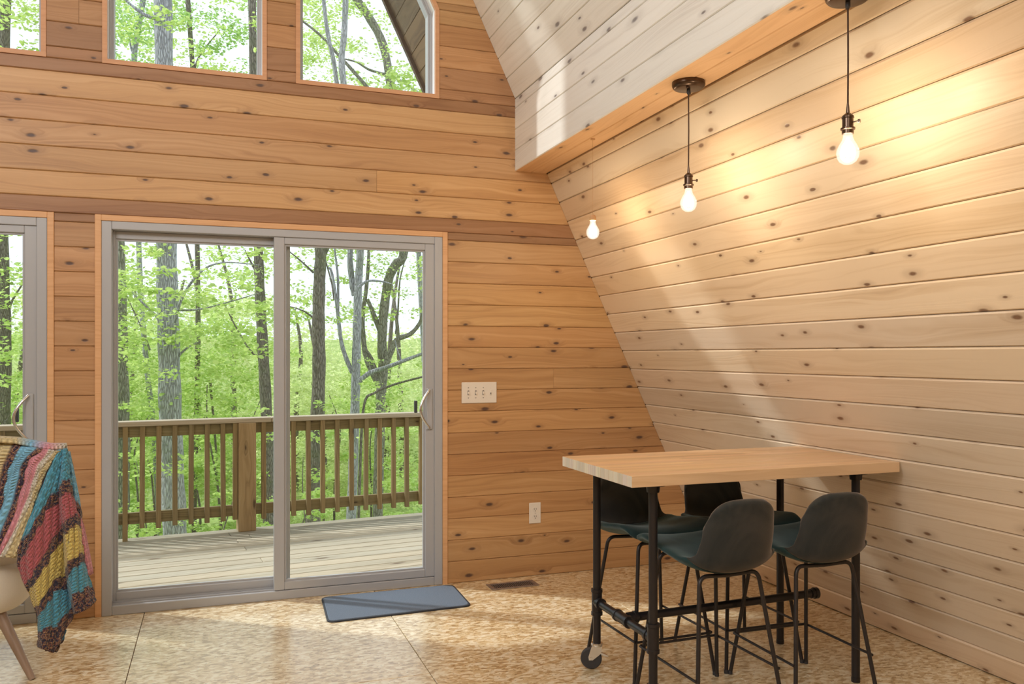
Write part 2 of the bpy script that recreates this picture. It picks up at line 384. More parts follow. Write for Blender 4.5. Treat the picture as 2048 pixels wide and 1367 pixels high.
for k in range(40):
    z0, z1 = k*P, min((k+1)*P, ZT)
    bands = [(z0, z1)]
    for cut in (2.054, ZW, 3.35):
        bands = [b for (a_, c_) in bands for b in (((a_, cut), (cut, c_)) if a_+.004 < cut < c_-.004 else ((a_, c_),))]
    for a_, c_ in bands:
        mid = (a_+c_)/2
        ops = []
        if mid < 2.054: ops = [((D1[0], D1[0]), (D1[1], D1[1])), ((D2[0], D2[0]), (D2[1], D2[1]))]
        elif mid > ZW:
            for wn in WIN: l0, r0 = wx(wn, a_); l1, r1 = wx(wn, c_); ops.append(((l0, l1), (r0, r1)))
        ed = [(xl(a_), xl(c_))]
        for o_ in ops: ed += [o_[0], o_[1]]
        ed.append((xr(a_), xr(c_)))
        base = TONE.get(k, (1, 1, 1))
        for i in range(0, len(ed), 2):
            L, Rr = ed[i], ed[i+1]
            js = sorted(j for j in JOIN.get(k, []) if L[0]+.05 < j < Rr[0]-.05)
            cuts = [L]+[(j, j) for j in js]+[Rr]
            for q in range(len(cuts)-1):
                tn = tint(base)
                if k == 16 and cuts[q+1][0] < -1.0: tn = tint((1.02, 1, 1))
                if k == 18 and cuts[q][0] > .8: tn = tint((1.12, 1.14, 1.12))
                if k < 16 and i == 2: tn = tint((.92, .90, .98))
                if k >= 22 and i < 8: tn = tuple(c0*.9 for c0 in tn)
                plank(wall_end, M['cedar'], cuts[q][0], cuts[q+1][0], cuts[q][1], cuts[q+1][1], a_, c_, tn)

# right sloping wall: boards run along Y; local x = -Y direction, local z = up the slope, local -y = into the room
def slopeM(side=1, xo=0, zo=0):
    up = Vector((-SSL, 0, CSL)); nin = Vector((-CSL, 0, -SSL)); lx = Vector((0, -1, 0))
    m = Matrix(((lx.x, -nin.x, up.x, XF+xo), (lx.y, -nin.y, up.y, YW), (lx.z, -nin.z, up.z, 0), (0, 0, 0, 1)))
    return m
LEN = YW-YB
SOF = 2.443; XFA = 1.70; ZTOP = (XF-XFA)/SL
sw = MB(); offn = .018
def slab(z0, z1, xo=offn, th=.14, y0=YB, y1=YW+WT):
    sw.prism([(xr(z0)+xo, z0), (xr(z0)+xo+th, z0), (xr(z1)+xo+th, z1), (xr(z1)+xo, z1)], y0, y1)
slab(-.02, ZA)
wall_right = tag(sw.build('wall_right', M['pine']), kind='structure')
Ms = slopeM()
ns = int((SOF/CSL)/P)+1
for k in range(ns):
    s0, s1 = k*P, min((k+1)*P, SOF/CSL-.001)
    zc = s0*CSL
    base = (1, 1, 1)
    if zc < 1.1: base = (.97, .98, 1.02)
    if k in (9, 10, 12): base = (.88, .88, .92)
    if k in (15, 18): base = (1.05, 1.0, .92)
    if k == 19: base = (.9, .82, .74)
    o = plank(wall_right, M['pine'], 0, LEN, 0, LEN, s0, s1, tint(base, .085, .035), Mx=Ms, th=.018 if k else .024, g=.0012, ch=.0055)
    if k == 0: o.location += Vector((-.006, 0, 0))
# boxed beam (fascia and soffit) and ceiling above it; fascia and ceiling boards carry window daylight in their colour
beam = tag(MB().prism([(XFA+.018, SOF+.018), (xr(SOF)+.02, SOF+.018), (XFA+.018, ZTOP+.02)], YB, YW).build('trim_1', M['pine']), kind='structure')
Mf = Matrix(((0, 1, 0, XFA), (-1, 0, 0, YW), (0, 0, 1, 0), (0, 0, 0, 1)))
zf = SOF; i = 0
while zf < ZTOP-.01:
    z2 = min(zf+P, ZTOP); plank(beam, M['daylit_pine'], 0, LEN, 0, LEN, zf, z2, tint((1, 1, 1), .03, .01), Mx=Mf); zf = z2
Mso = Matrix(((0, 0, 1, XFA), (-1, 0, 0, YW), (0, -1, 0, SOF), (0, 0, 0, 1)))
Mso = Matrix(((0, 0, 1, 0), (-1, 0, 0, YW), (0, 1, 0, SOF), (0, 0, 0, 1)))
for a_, c_ in ((XFA+.001, XFA+.105), (XFA+.105, xr(SOF))):
    plank(beam, M['pine'], 0, LEN, 0, LEN, a_, c_, tint((1.0, .80, .62), .03, .02), Mx=Mso)  # orange tint paints the warm bulb light onto the soffit
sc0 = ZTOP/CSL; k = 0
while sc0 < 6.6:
    s1 = sc0+P; plank(wall_right, M['daylit_pine'], 0, LEN, 0, LEN, sc0, s1, tint((1, 1, .99), .035, .01), Mx=Ms); sc0 = s1
lw_ = MB(); lw_.prism([(xl(-.02)-.018, -.02), (xl(-.02)-.16, -.02), (xl(ZA)-.16, ZA), (xl(ZA)-.018, ZA)], YB, YW+WT)
tag(lw_.build('wall_left', M['pine']), kind='structure')
bw = MB().prism([(xl(0)-.1, 0), (xr(0)+.1, 0), (XM, ZA)], YB-.12, YB)
tag(bw.build('wall_back', M['pine']), kind='structure')

# floor of strand board panels
fl = tag(MB().box(xl(0)-.2, xr(0)+.2, YB-.1, YW+WT, -.16, -.022).build('floor', M['dark_void']), kind='structure')
xs = [-4.5, -2.74, -1.543, -.345, .852, 2.05, 3.2]
offs = [1.0, .6, 2.1, 3.42, 1.9, .7]
for i in range(6):
    cuts = [YB]; y = offs[i]-4.84
    while y < YW-.1:
        if y > YB+.1: cuts.append(y)
        y += 2.42
    cuts.append(YW+.02)
    for j in range(len(cuts)-1):
        W_, L_ = xs[i+1]-xs[i]-.003, cuts[j+1]-cuts[j]-.003
        p = MB().box(0, W_, 0, L_, -.022, 0, .0015)
        p.build('floor_panel', M['floor'], fl, (xs[i]+.0015, cuts[j]+.0015, 0))

# ---------------------------------------------------------------- gable windows
def poly_frame(mb, outer, inner, y0, y1):
    n = len(outer)
    for i in range(n):
        j = (i+1) % n
        mb.prism([outer[i], outer[j], inner[j], inner[i]], y0, y1)
def inset(poly, d):
    n = len(poly); out = []
    cx_ = sum(p[0] for p in poly)/n; cz = sum(p[1] for p in poly)/n
    for i in range(n):
        p0, p1, p2 = Vector(poly[i-1]), Vector(poly[i]), Vector(poly[(i+1) % n])
        e1 = (p1-p0).normalized(); e2 = (p2-p1).normalized()
        n1 = Vector((-e1.y, e1.x)); n2 = Vector((-e2.y, e2.x))
        b = (n1+n2).normalized(); out.append(tuple(p1+b*(d/max(.2, b.dot(n1)))))
    return out
for i, wn in enumerate(WIN):
    l, r_, kk = wn
    if kk == 0: poly = [(l, ZW), (r_, ZW), (r_, ZT), (l, ZT)]
    elif kk == 1: poly = [(l, ZW), (r_, ZW), (r_, 3.35), (wedge(ZT), ZT), (l, ZT)]
    else: poly = [(l, ZW), (r_, ZW), (r_, ZT), (2*XM-wedge(ZT), ZT), (l, 3.35)]
    root = empty('window_%d' % (i+1), ((l+r_)/2, YW, ZW)); tag(root, kind='structure')
    loc = (-(l+r_)/2, 0, -ZW)
    def sh(p): return [(a_-(l+r_)/2, b_-ZW) for a_, b_ in p]
    c = MB(); poly_frame(c, sh(inset(poly, -.001)), sh(inset(poly, .022)), -.006, .02); c.build('casing', M['casing'], root, color=(.86, .80, .84))
    li = MB(); poly_frame(li, sh(inset(poly, .006)), sh(inset(poly, .022)), .02, .10); li.build('jamb_lining', M['white_vinyl'], root)
    fr = MB(); poly_frame(fr, sh(inset(poly, .0)), sh(inset(poly, .045)), .085, .15); poly_frame(fr, sh(inset(poly, .02)), sh(inset(poly, .035)), .075, .085)
    fr.build('window_frame', M['vinyl'], root)
    gi = sh(inset(poly, .04)); MB().prism(gi, .112, .118).build('pane', M['glass'], root)

# ---------------------------------------------------------------- sliding doors
def sliding_door(name, X0, X1, ZH):
    root = empty(name, ((X0+X1)/2, YW, 0)); tag(root, kind='structure'); W_ = (X1-X0)/2; t = .03
    for a_, b_, nm in ((-W_, -W_+t, 'casing'), (W_-t, W_, 'casing')):
        c = MB().box(a_, b_, -.008, .02, 0, ZH, .002).build(nm, M['casing'], root)
    MB().box(-W_+t, W_-t, -.008, .02, ZH-t, ZH, .002).build('casing', M['casing'], root)
    x0, x1, zt = -W_+t, W_-t, ZH-t
    fr = MB(); f = .048
    fr.box(x0, x0+f, -.004, .12, 0, zt, .003); fr.box(x1-f, x1, -.004, .12, 0, zt, .003)
    fr.box(x0+f, x1-f, -.004, .12, zt-f+.006, zt, .003); fr.box(x0+f, x1-f, -.002, .12, 0, .048, .003)
    fr.box(x0+f, x1-f, .045, .05, .048, .062); fr.box(x0+f, x1-f, .02, .024, .048, .056)
    fr.build('door_frame', M['vinyl'], root)
    zt2 = zt-f+.006
    xm = .303-(D2[0]+D2[1])/2+.0                                    # where the sliding panel starts
    def panel(nm, a_, b_, yy0, yy1, st, top, bot, zb):
        p = MB(); z1_ = zt2
        p.box(a_, a_+st, yy0, yy1, zb, z1_, .003); p.box(b_-st, b_, yy0, yy1, zb, z1_, .003)
        p.box(a_+st, b_-st, yy0, yy1, z1_-top, z1_, .003); p.box(a_+st, b_-st, yy0, yy1, zb, zb+bot, .003)
        e = .010
        p.box(a_+st, a_+st+e, yy0+.012, yy1-.012, zb+bot, z1_-top); p.box(b_-st-e, b_-st, yy0+.012, yy1-.012, zb+bot, z1_-top)
        p.box(a_+st+e, b_-st-e, yy0+.012, yy1-.012, z1_-top-e, z1_-top); p.box(a_+st+e, b_-st-e, yy0+.012, yy1-.012, zb+bot, zb+bot+e)
        o = p.build(nm, M['vinyl'], root)
        MB().box(a_+st, b_-st, (yy0+yy1)/2-.004, (yy0+yy1)/2+.004, zb+bot, z1_-top).build('pane', M['glass'], o)
        return o
    panel('fixed_panel', x0+f-.01, xm+.09, .058, .098, .022, .040, .052, .05)
    o = panel('sliding_panel', xm, x1-f+.002, .004, .046, .056, .038, .045, .05)
    hx = x1-f-.030
    h = MB(); h.box(hx-.017, hx+.017, -.006, .006, .905, 1.145, .003)
    for zz in (.98, 1.075): h.lathe([(.004, 0), (.004, .002)], 10, (hx+.006, -.007, zz), Matrix.Rotation(R(90), 4, 'X'))
    h.build('handle_plate', M['vinyl'], o)
    pts = []
    for i_ in range(19):
        t_ = i_/18; a_ = math.pi*t_
        pts.append((hx-.004-.058*math.sin(a_), -.012-.030*math.sin(a_)**.6, 1.135-.22*t_))
    MB().tube(pts, .007, 10).build('handle', M['chrome'], o, smooth=True)
    MB().box(hx-.075, hx-.060, .046, .075, 1.0, 1.07, .002).build('outer_handle', M['rubber'], o)
    return root
sliding_door('door_1', *D1); sliding_door('door_2', *D2)

# ---------------------------------------------------------------- wall plates, vent, mat
sp_ = empty('light_switch_plate', ((1.365+1.582)/2, YW, 1.1145)); tag(sp_, 'wide four-gang light switch plate on the cedar wall right of the sliding door', 'switch')
MB().box(-.1085, .1085, -.007, 0, -.062, .062, .003).build('cover_plate', M['plate'], sp_)
for i in range(4):
    x = -.068+i*.046
    if i < 3:
        MB().box(x-.005, x+.005, -.0085, -.006, -.013, .013, .001).build('toggle_surround', M['slot'], sp_)
        MB().add([(x-.0035, -.008, -.006), (x+.0035, -.008, -.006), (x+.0035, -.008, .008), (x-.0035, -.008, .008), (x-.003, -.019, -.010), (x+.003, -.019, -.010), (x+.003, -.020, -.003), (x-.003, -.020, -.003)],
                 [(0, 1, 2, 3), (4, 7, 6, 5), (0, 4, 5, 1), (1, 5, 6, 2), (2, 6, 7, 3), (3, 7, 4, 0)]).build('toggle', M['plate'], sp_)
    else:
        MB().box(x-.0065, x+.0065, -.010, -.006, -.016, .016, .001).build('slide_switch', M['plate'], sp_)
        MB().box(x-.002, x+.002, -.013, -.009, -.010, .0, .0005).build('slide_knob', M['slot'], sp_)
    for zz in (.030, -.030):
        MB().lathe([(.0025, 0), (.0025, .0015)], 8, (x, -.0068, zz), Matrix.Rotation(R(90), 4, 'X')).build('screw', M['slot'] if i < 3 else M['plate'], sp_)
ou = empty('wall_outlet', ((1.787+1.868)/2, YW, .380)); tag(ou, 'white duplex power outlet low on the cedar wall', 'outlet')
MB().box(-.038, .038, -.006, 0, -.063, .063, .003).build('cover_plate', M['plate'], ou)
for zz in (.022, -.022):
    rc = MB().lathe([(.017, 0), (.0165, .002)], 20, (0, -.0058, zz), Matrix.Rotation(R(90), 4, 'X')).build('receptacle', M['plate'], ou)
    for dx in (-.006, .006): MB().box(dx-.0012, dx+.0012, -.0088, -.007, zz-.001, zz+.008).build('slot', M['slot'], rc)
    MB().lathe([(.0025, 0), (.0025, .001)], 8, (0, -.0078, zz-.008), Matrix.Rotation(R(90), 4, 'X')).build('slot', M['slot'], rc)
MB().lathe([(.002, 0), (.002, .001)], 8, (0, -.006, 0), Matrix.Rotation(R(90), 4, 'X')).build('screw', M['slot'], ou)

ve = empty('floor_vent', (1.63, 4.57, 0)); ve.rotation_euler = (0, 0, R(1)); tag(ve, 'slatted metal floor vent register by the cedar wall', 'vent')
vf = MB(); vf.box(-.145, .145, -.060, -.043, 0, .005, .0015); vf.box(-.145, .145, .043, .060, 0, .005, .0015); vf.box(-.145, -.122, -.043, .043, 0, .005, .0015); vf.box(.122, .145, -.043, .043, 0, .005, .0015)
M['vent'] = plain('vent metal', (.30, .25, .23), .35, .6)
vf.build('vent_frame', M['vent'], ve); MB().box(-.122, .122, -.043, .043, .0003, .0010).build('duct_opening', M['dark_void'], ve)
for i in range(20):
    x = -.1160+i*.01221; MB().box(x-.002, x+.002, -.043, .043, .001, .0045).build('slat', M['vent'], ve)

mt = empty('door_mat', (.917, 4.461, 0)); tag(mt, 'dark blue-grey rectangular door mat in front of the sliding door', 'mat')
MC = [(-.389, -.233), (.371, -.204), (.385, .222), (-.368, .215)]
def rrect(C, r, n=6):
    out = []
    for i in range(4):
        p0, p1, p2 = Vector(C[i-1]), Vector(C[i]), Vector(C[(i+1) % 4])
        a_ = p1+(p0-p1).normalized()*r; b_ = p1+(p2-p1).normalized()*r
        for k in range(n+1):
            t = k/n; out.append(tuple(a_*(1-t)**2+p1*2*t*(1-t)+b_*t*t))
    return out
o1 = rrect(MC, .045); 
def mat_mesh(poly, z0, z1, name, m, ins=.004):
    n = len(poly); cx_ = sum(p[0] for p in poly)/n; cy_ = sum(p[1] for p in poly)/n
    def s_(p, d): v_ = Vector((p[0]-cx_, p[1]-cy_)); return (p[0]-v_.normalized().x*d, p[1]-v_.normalized().y*d)
    v = [(*p, z0) for p in poly]+[(*p, z1-.002) for p in poly]+[(*s_(p, ins), z1) for p in poly]
    f = [(i, (i+1) % n, (i+1) % n+n, i+n) for i in range(n)]+[(i+n, (i+1) % n+n, (i+1) % n+2*n, i+2*n) for i in range(n)]+[tuple(range(2*n, 3*n)), tuple(range(n-1, -1, -1))]
    return meshobj(name, v, f, m, mt)
mat_mesh(o1, 0, .0075, 'edging', M['mat_edge']); mat_mesh(rrect([(x*.975, y*.955) for x, y in MC], .04), .001, .0095, 'pile', M['mat'])

# ---------------------------------------------------------------- bar table
tb = empty('bar_table', (2.02, 3.0, 0)); tag(tb, 'tall butcher-block bar table on black pipe legs, pushed against the sloping wall', 'table')
TX0, TX1, TY0, TY1, TZ0, TZ1 = 1.411-2.02, 2.634-2.02, -.318, .318, .859, .9
NST = 17; sw_ = (TY1-TY0)/NST
for i in range(NST):
    cuts = [TX0, TX1]
    if 0 < i < NST-1: cuts = [TX0, TX0+random.uniform(.3, .9), TX1]
    for q in range(len(cuts)-1):
        yy = TY0+i*sw_
        xe = cuts[q+1]
        b = random.uniform(.88, 1.06)
        MB().box(0, xe-cuts[q], 0, sw_-.0002, 0, TZ1-TZ0, .0006).build('stave', M['stave'], tb, (cuts[q], yy, TZ0), color=(b, b*random.uniform(.97, 1.02), b*random.uniform(.92, 1.02)))
        me_ = tb.children[-1].data if False else bpy.data.objects[-1].data if False else None
        for o_ in (x_ for x_ in tb.children if x_.name.startswith('stave') and len(x_.data.materials) == 1):
            o_.data.materials.append(M['daylit_end_grain'])
            for p_ in o_.data.polygons:
                if abs(p_.normal.x) > .9: p_.material_index = 1
LXL, LXR, LYF, LYB = 1.535-2.02, 2.472-2.02, -.25, .235
PR = .0167
def fitting(r, L_): return [(PR, 0), (r+.002, 0), (r+.002, .012), (r, .014), (r, L_-.014), (r+.002, L_-.012), (r+.002, L_), (PR, L_)]
ZR = .285
for lx, ly in ((LXL, LYF), (LXL, LYB), (LXR, LYF), (LXR, LYB)):
    zb = .110 if lx == LXL else 0
    lg = MB().tube([(lx, ly, zb), (lx, ly, TZ0-.006)], PR, 20).build('leg', M['pipe'], tb, smooth=True)
    MB().lathe([(.048, 0), (.048, -.006), (.026, -.009), (.0235, -.032), (PR, -.032)], 28, (lx, ly, TZ0)).build('flange', M['pipe'], lg, smooth=True)
    if lx == LXL:
        MB().lathe([(PR, -.055), (.0245, -.055), (.0245, -.042), (.022, -.040), (.022, .040), (.0245, .042), (.0245, .055), (PR, .055)], 24, (lx, ly, ZR)).build('tee_fitting', M['pipe'], lg, smooth=True)
        s_ = 1 if ly < 0 else -1
        MB().tube([(lx, ly, ZR), (lx, ly+s_*.028, ZR), (lx, ly+s_*.028, ZR), (lx, ly+s_*.044, ZR)], [.0215, .0215, .0245, .0245], 22).build('tee_outlet', M['pipe'], lg, smooth=True)
    else:
        MB().lathe([(.0176, 0), (.0176, .018), (PR, .018)], 20, (lx, ly, 0)).build('end_cap', M['pipe'], lg, smooth=True)
sr = MB(); sr.tube([(LXL, LYF+.04, ZR), (LXL, LYB-.04, ZR)], PR, 20); sr.build('side_rail', M['pipe'], tb, smooth=True)
MB().tube([(LXL, -.062, ZR), (LXL, -.047, ZR), (LXL, -.0465, ZR), (LXL, .0315, ZR), (LXL, .032, ZR), (LXL, .047, ZR)], [.0245, .0245, .022, .022, .0245, .0245], 24).build('centre_tee', M['pipe'], tb, smooth=True)
fr_ = MB(); fr_.tube([(LXL+.02, -.008, ZR), (LXL+.047, -.008, ZR+.001), (LXL+.0475, -.008, ZR+.001), (LXL+.062, -.008, ZR+.001)], [.022, .022, .0245, .0245], 22); fr_.tube([(LXL+.05, -.008, ZR+.001), (LXR-.01, -.008, ZR+.013)], PR, 20)
fr_.build('foot_rail', M['pipe'], tb, smooth=True)
MB().tube([(LXR-.028, -.008, ZR+.0125), (LXR-.012, -.008, ZR+.013), (LXR-.010, -.008, ZR+.013), (LXR+.006, -.008, ZR+.013), (LXR+.012, -.008, ZR+.013)], [.0205, .0205, .0245, .0245, .016], 22).build('end_cap', M['pipe'], tb, smooth=True)
def caster(px, py, rz):
    c = MB(); c.lathe([(.013, .118), (.013, .112), (.024, .1115), (.026, .104), (.023, .097), (.010, .095)], 22, (0, 0, 0))
    for s_ in (-1, 1):
        n = len(c.v); y_ = s_*.0165; pl = [(-.022, .100), (.022, .100), (.018, .070), (-.018, .040), (-.034, .040), (-.036, .054)]
        c.prism([(a_, b_) for a_, b_ in pl], y_-.0015, y_+.0015)
    Mx = Matrix.Rotation(R(90), 4, 'X')
    ro = c.build('caster', M['chrome'], tb, (px, py, 0), (0, 0, rz), smooth=True)
    MB().lathe([(.020, -.0125), (.041, -.0125), (.045, -.008), (.045, .008), (.041, .0125), (.020, .0125)], 32, (-.024, 0, .0451), Mx).build('wheel', M['rubber'], ro, smooth=True)
    MB().lathe([(.006, -.020), (.006, .020)], 12, (-.024, 0, .0475), Mx).build('axle', M['chrome'], ro, smooth=True)
    MB().prism([(.0, .070), (.006, .075), (.044, .060), (.050, .052), (.042, .053), (.006, .064)], -.007, .007).build('brake_lever', M['chrome'], ro)
caster(LXL, LYB, R(-25)); caster(LXL, LYF, R(200))

# ---------------------------------------------------------------- stools
def shell(t0, t1):
    prof = catmull([(0, .205, .578), (0, .200, .592), (0, .15, .600), (0, .06, .590), (0, -.03, .574), (0, -.11, .556), (0, -.165, .558), (0, -.200, .590), (0, -.218, .655), (0, -.230, .730), (0, -.239, .786), (0, -.245, .822)], 6)
    T = len(prof)-1
    def hw(t):
        keys = [(0, .165), (.05, .186), (.12, .202), (.2, .211), (.34, .215), (.5, .202), (.58, .182), (.66, .160), (.78, .153), (.88, .142), (1, .124)]
        for (a_, x_), (b_, y_) in zip(keys, keys[1:]):
            if t <= b_: k_ = (t-a_)/(b_-a_); return x_+(y_-x_)*k_
        return keys[-1][1]
    def at(t):
        q = t*T; i = min(int(q), T-1); return prof[i].lerp(prof[i+1], q-i)
    NS = 24; v = []; f = []
    i0, i1 = int(t0*T+.5), int(t1*T+.5)
    for i in range(i0, i1+1):
        t = i/T
        for j in range(NS+1):
            s_ = math.sin((-1+2*j/NS)*math.pi/2); a_ = abs(s_)
            # rounded outline: towards the top of the back and the front lip the rows bend
            rnd = 1-(1-a_**2.6)**(1/2.6)
            tt = t-rnd*.25*max(0, (t-.66)/.34)**1.5+rnd*.13*max(0, (.25-t)/.25)**1.5
            p = at(tt); tg = (at(min(tt+.085, 1))-at(max(tt-.085, 0))).normalized()
            nrm = Vector((0, tg.z, -tg.y))
            if nrm.z < 0: nrm = -nrm
            cv = max(.012, .034*min(1, tt/.2) if tt < .8 else .034-.012*(tt-.8)/.2)*(1+.55*math.exp(-((tt-.55)/.16)**2))*a_**2.3
            ww = hw(tt)*(1-.05*rnd*max(0, (t-.66)/.34))
            v.append((s_*ww, p.y+nrm.y*cv, p.z+nrm.z*cv))
    n = NS+1; m = i1-i0+1; G_ = [[Vector(v[i*n+j]) for j in range(n)] for i in range(m)]
    top = []; bot = []
    for i in range(m):
        tau = (i0+i)/T; e = min(tau/.06, (1-tau)/.05, 1); e = math.sqrt(max(0, 1-(1-e)**2))
        if (t1 < 1 and i == m-1) or (t0 > 0 and i == 0): e *= .86
        for j in range(n):
            du = G_[min(i+1, m-1)][j]-G_[max(i-1, 0)][j]; dv = G_[i][min(j+1, n-1)]-G_[i][max(j-1, 0)]
            nr = du.cross(dv).normalized(); a_ = abs(math.sin((-1+2*j/NS)*math.pi/2))
            h = .018*e*math.sqrt(max(0, 1-a_**7))
            top.append(tuple(G_[i][j]-nr*h)); bot.append(tuple(G_[i][j]+nr*h))
    N = m*n; v = top+bot; f = []
    for i in range(m-1):
        for j in range(NS):
            q = (i*n+j, (i+1)*n+j, (i+1)*n+j+1, i*n+j+1); f.append(q); f.append(tuple(N+k_ for k_ in q[::-1]))
        f.append((i*n, N+i*n, N+(i+1)*n, (i+1)*n)); f.append((i*n+NS, (i+1)*n+NS, N+(i+1)*n+NS, N+i*n+NS))
    for j in range(NS):
        f.append((j, j+1, N+j+1, N+j)); f.append(((m-1)*n+j, N+(m-1)*n+j, N+(m-1)*n+j+1, (m-1)*n+j+1))
    return v, f
def make_stool():
    root = empty('bar_stool')
    for nm, a_, b_ in (('seat', 0, .54), ('backrest', .54, 1)):
        v, f = shell(a_, b_); o = meshobj(nm, v, f, M['velvet'] if nm == 'seat' else M['velvet_back'], root, smooth=True)
        bm_ = bmesh.new(); bm_.from_mesh(o.data); bmesh.ops.remove_doubles(bm_, verts=bm_.verts, dist=.0001); bmesh.ops.recalc_face_normals(bm_, faces=bm_.faces); bm_.to_mesh(o.data); bm_.free()
    zt = .572
    for sx in (-1, 1):
        for sy in (-1, 1):
            foot = Vector((sx*.190, sy*.214, .004)); top = Vector((sx*.128, sy*.135, zt-.014 if sy > 0 else zt-.042))
            dr = (top-foot).normalized()
            pts = [foot, top-dr*.035]
            cr = top; end = Vector((0, sy*.132, zt-.022 if sy > 0 else zt-.048)); d2 = (end-top).normalized()
            for k in range(1, 7):
                t = k/6; pts.append((top-dr*.035)*(1-t)**2+cr*2*t*(1-t)+(top+d2*.035)*t*t)
            pts.append(end)
            l = MB().tube(pts, .0080, 12).build('leg', M['stool_metal'], root, smooth=True)
            MB().lathe([(.0092, 0), (.0092, .014), (.008, .015)], 12, (foot.x, foot.y, 0)).build('foot_cap', M['rubber'], l)
    z = .175; x = .171+.006; y = .192
    for pts in ([(-x, y+.014, z), (x, y+.014, z)], [(-x-.004, y+.010, z), (-x-.004, -y, z)], [(x+.004, y+.010, z), (x+.004, -y, z)]):
        MB().tube(pts, .0052, 10).build('footrest_bar', M['stool_metal'], root, smooth=True)
    return root
st = make_stool()
G = 'velvet bar stools around the table'
spots = [((1.785, 2.772), R(1.5), 'near left dark velvet bar stool with its rounded back towards the camera'),
         ((2.222, 2.775), R(-1), 'near right dark velvet bar stool beside the sloping wall, back towards the camera'),
         ((1.777, 3.218), R(181), 'far left dark teal velvet bar stool behind the two left table legs, facing the camera'),
         ((2.218, 3.215), R(179), 'far right dark teal velvet bar stool, half hidden by the near left one')]
for i, (p, a_, lb) in enumerate(spots):
    o = st if i == 0 else copy_tree(st)
    o.location = (*p, 0); o.rotation_euler = (0, 0, a_); tag(o, lb, 'stool', G)

# ---------------------------------------------------------------- pendant lamps
def bulb_parts(root, z0, r=.0335):
    prof = [(.0135, 0), (.0140, -.010), (.0175, -.022), (.026, -.036), (.0325, -.050), (r, -.062), (.0315, -.074), (.025, -.086), (.014, -.0935), (.003, -.096)]
    b = MB().lathe(prof, 28, (0, 0, z0)).build('light_bulb', M['bulb'], root, smooth=True, autosm=80)
    MB().lathe([(.004, -.012), (.009, -.030), (.011, -.045), (.010, -.066), (.004, -.074)], 14, (0, 0, z0)).build('filament', M['filament'], b, smooth=True)
def pendant(x, y, label, key, P_=11.5):
    root = empty('pendant_lamp', (x, y, SOF)); tag(root, label, 'lamp', 'pendant lamps over the bar table')
    MB().lathe([(.066, 0), (.067, -.012), (.064, -.020), (.058, -.026), (.050, -.028), (.001, -.0285)], 36).build('canopy', M['bronze'], root, smooth=True, autosm=50)
    for a_ in (0, math.pi): MB().lathe([(.004, -.028), (.005, -.034), (.002, -.037)], 10, (.042*math.cos(a_+.9), .042*math.sin(a_+.9), 0)).build('screw', M['bronze'], root)
    MB().lathe([(.0055, -.028), (.0075, -.030), (.0075, -.044), (.004, -.050)], 14).build('strain_relief', M['rubber'], root)
    zs = -.372
    MB().tube([(0, 0, -.03), (.001, 0, -.2), (0, 0, zs+.022)], .0028, 8).build('cord', M['cord'], root, smooth=True)
    sk = MB().lathe([(.003, zs+.034), (.0045, zs+.020), (.0058, zs+.004), (.0115, zs), (.0175, zs-.006), (.0185, zs-.012), (.0165, zs-.014), (.0165, zs-.040), (.0215, zs-.042), (.0215, zs-.047), (.0175, zs-.049), (.0175, zs-.060), (.013, zs-.061)], 26).build('socket', M['bronze'], root, smooth=True, autosm=30)
    kx, ky = key
    MB().tube([(kx*.016, ky*.016, zs-.026), (kx*.030, ky*.030, zs-.026), (kx*.031, ky*.031, zs-.026), (kx*.037, ky*.037, zs-.026)], [.0022, .0022, .0062, .0055], 10).build('key_switch', M['bronze'], sk, smooth=True)
    bulb_parts(root, zs-.058)
    lamp('POINT', 'bulb_light', (x, y, SOF+zs-.112), P_, (1.0, .84, .63), size=.03)
pendant(1.822, 2.060, 'nearest pendant lamp with a bronze canopy cut off by the top of the picture', (.5, -.85))
pendant(1.812, 2.955, 'middle pendant lamp with a bronze canopy and a key switch on its socket', (.94, -.33))
root = empty('pendant_bulb', (1.823, 3.89, SOF)); tag(root, 'small glowing bare bulb near the wall corner, on a barely visible cord', 'lamp')
zs = -.392
MB().lathe([(.012, 0), (.012, -.004), (.003, -.006)], 16).build('ceiling_hook', M['tan'], root)
MB().tube([(0, 0, -.004), (0, 0, zs)], .0007, 6).build('cord', M['tan'], root)
MB().lathe([(.004, zs+.004), (.012, zs), (.0165, zs-.010), (.0165, zs-.026), (.013, zs-.028)], 20).build('socket', M['tan'], root, smooth=True)
bulb_parts(root, zs-.026)
lamp('POINT', 'bulb_light', (1.823, 3.89, SOF+zs-.08), 8, (1.0, .78, .52), size=.03)
#PART2
# ---------------------------------------------------------------- armchair with crocheted throw
ch = empty('armchair', (-1.04, 4.13, 0)); tag(ch, 'cream upholstered armchair at the left edge, with splayed wooden legs', 'chair')
def ring(cx_, cy_, hx, hy, z, n=40, e=3.0):
    out = []
    for k in range(n):
        a_ = 2*math.pi*k/n; c_, s_ = math.cos(a_), math.sin(a_)
        out.append((cx_+hx*math.copysign(abs(c_)**(2/e), c_), cy_+hy*math.copysign(abs(s_)**(2/e), s_), z))
    return out
def loft(rings, name, m, parent, caps=True):
    n = len(rings[0]); v = [p for r_ in rings for p in r_]
    f = [(i*n+k, i*n+(k+1) % n, (i+1)*n+(k+1) % n, (i+1)*n+k) for i in range(len(rings)-1) for k in range(n)]
    if caps: f += [tuple(range(n))[::-1], tuple((len(rings)-1)*n+k for k in range(n))]
    return meshobj(name, v, f, m, parent, smooth=True)
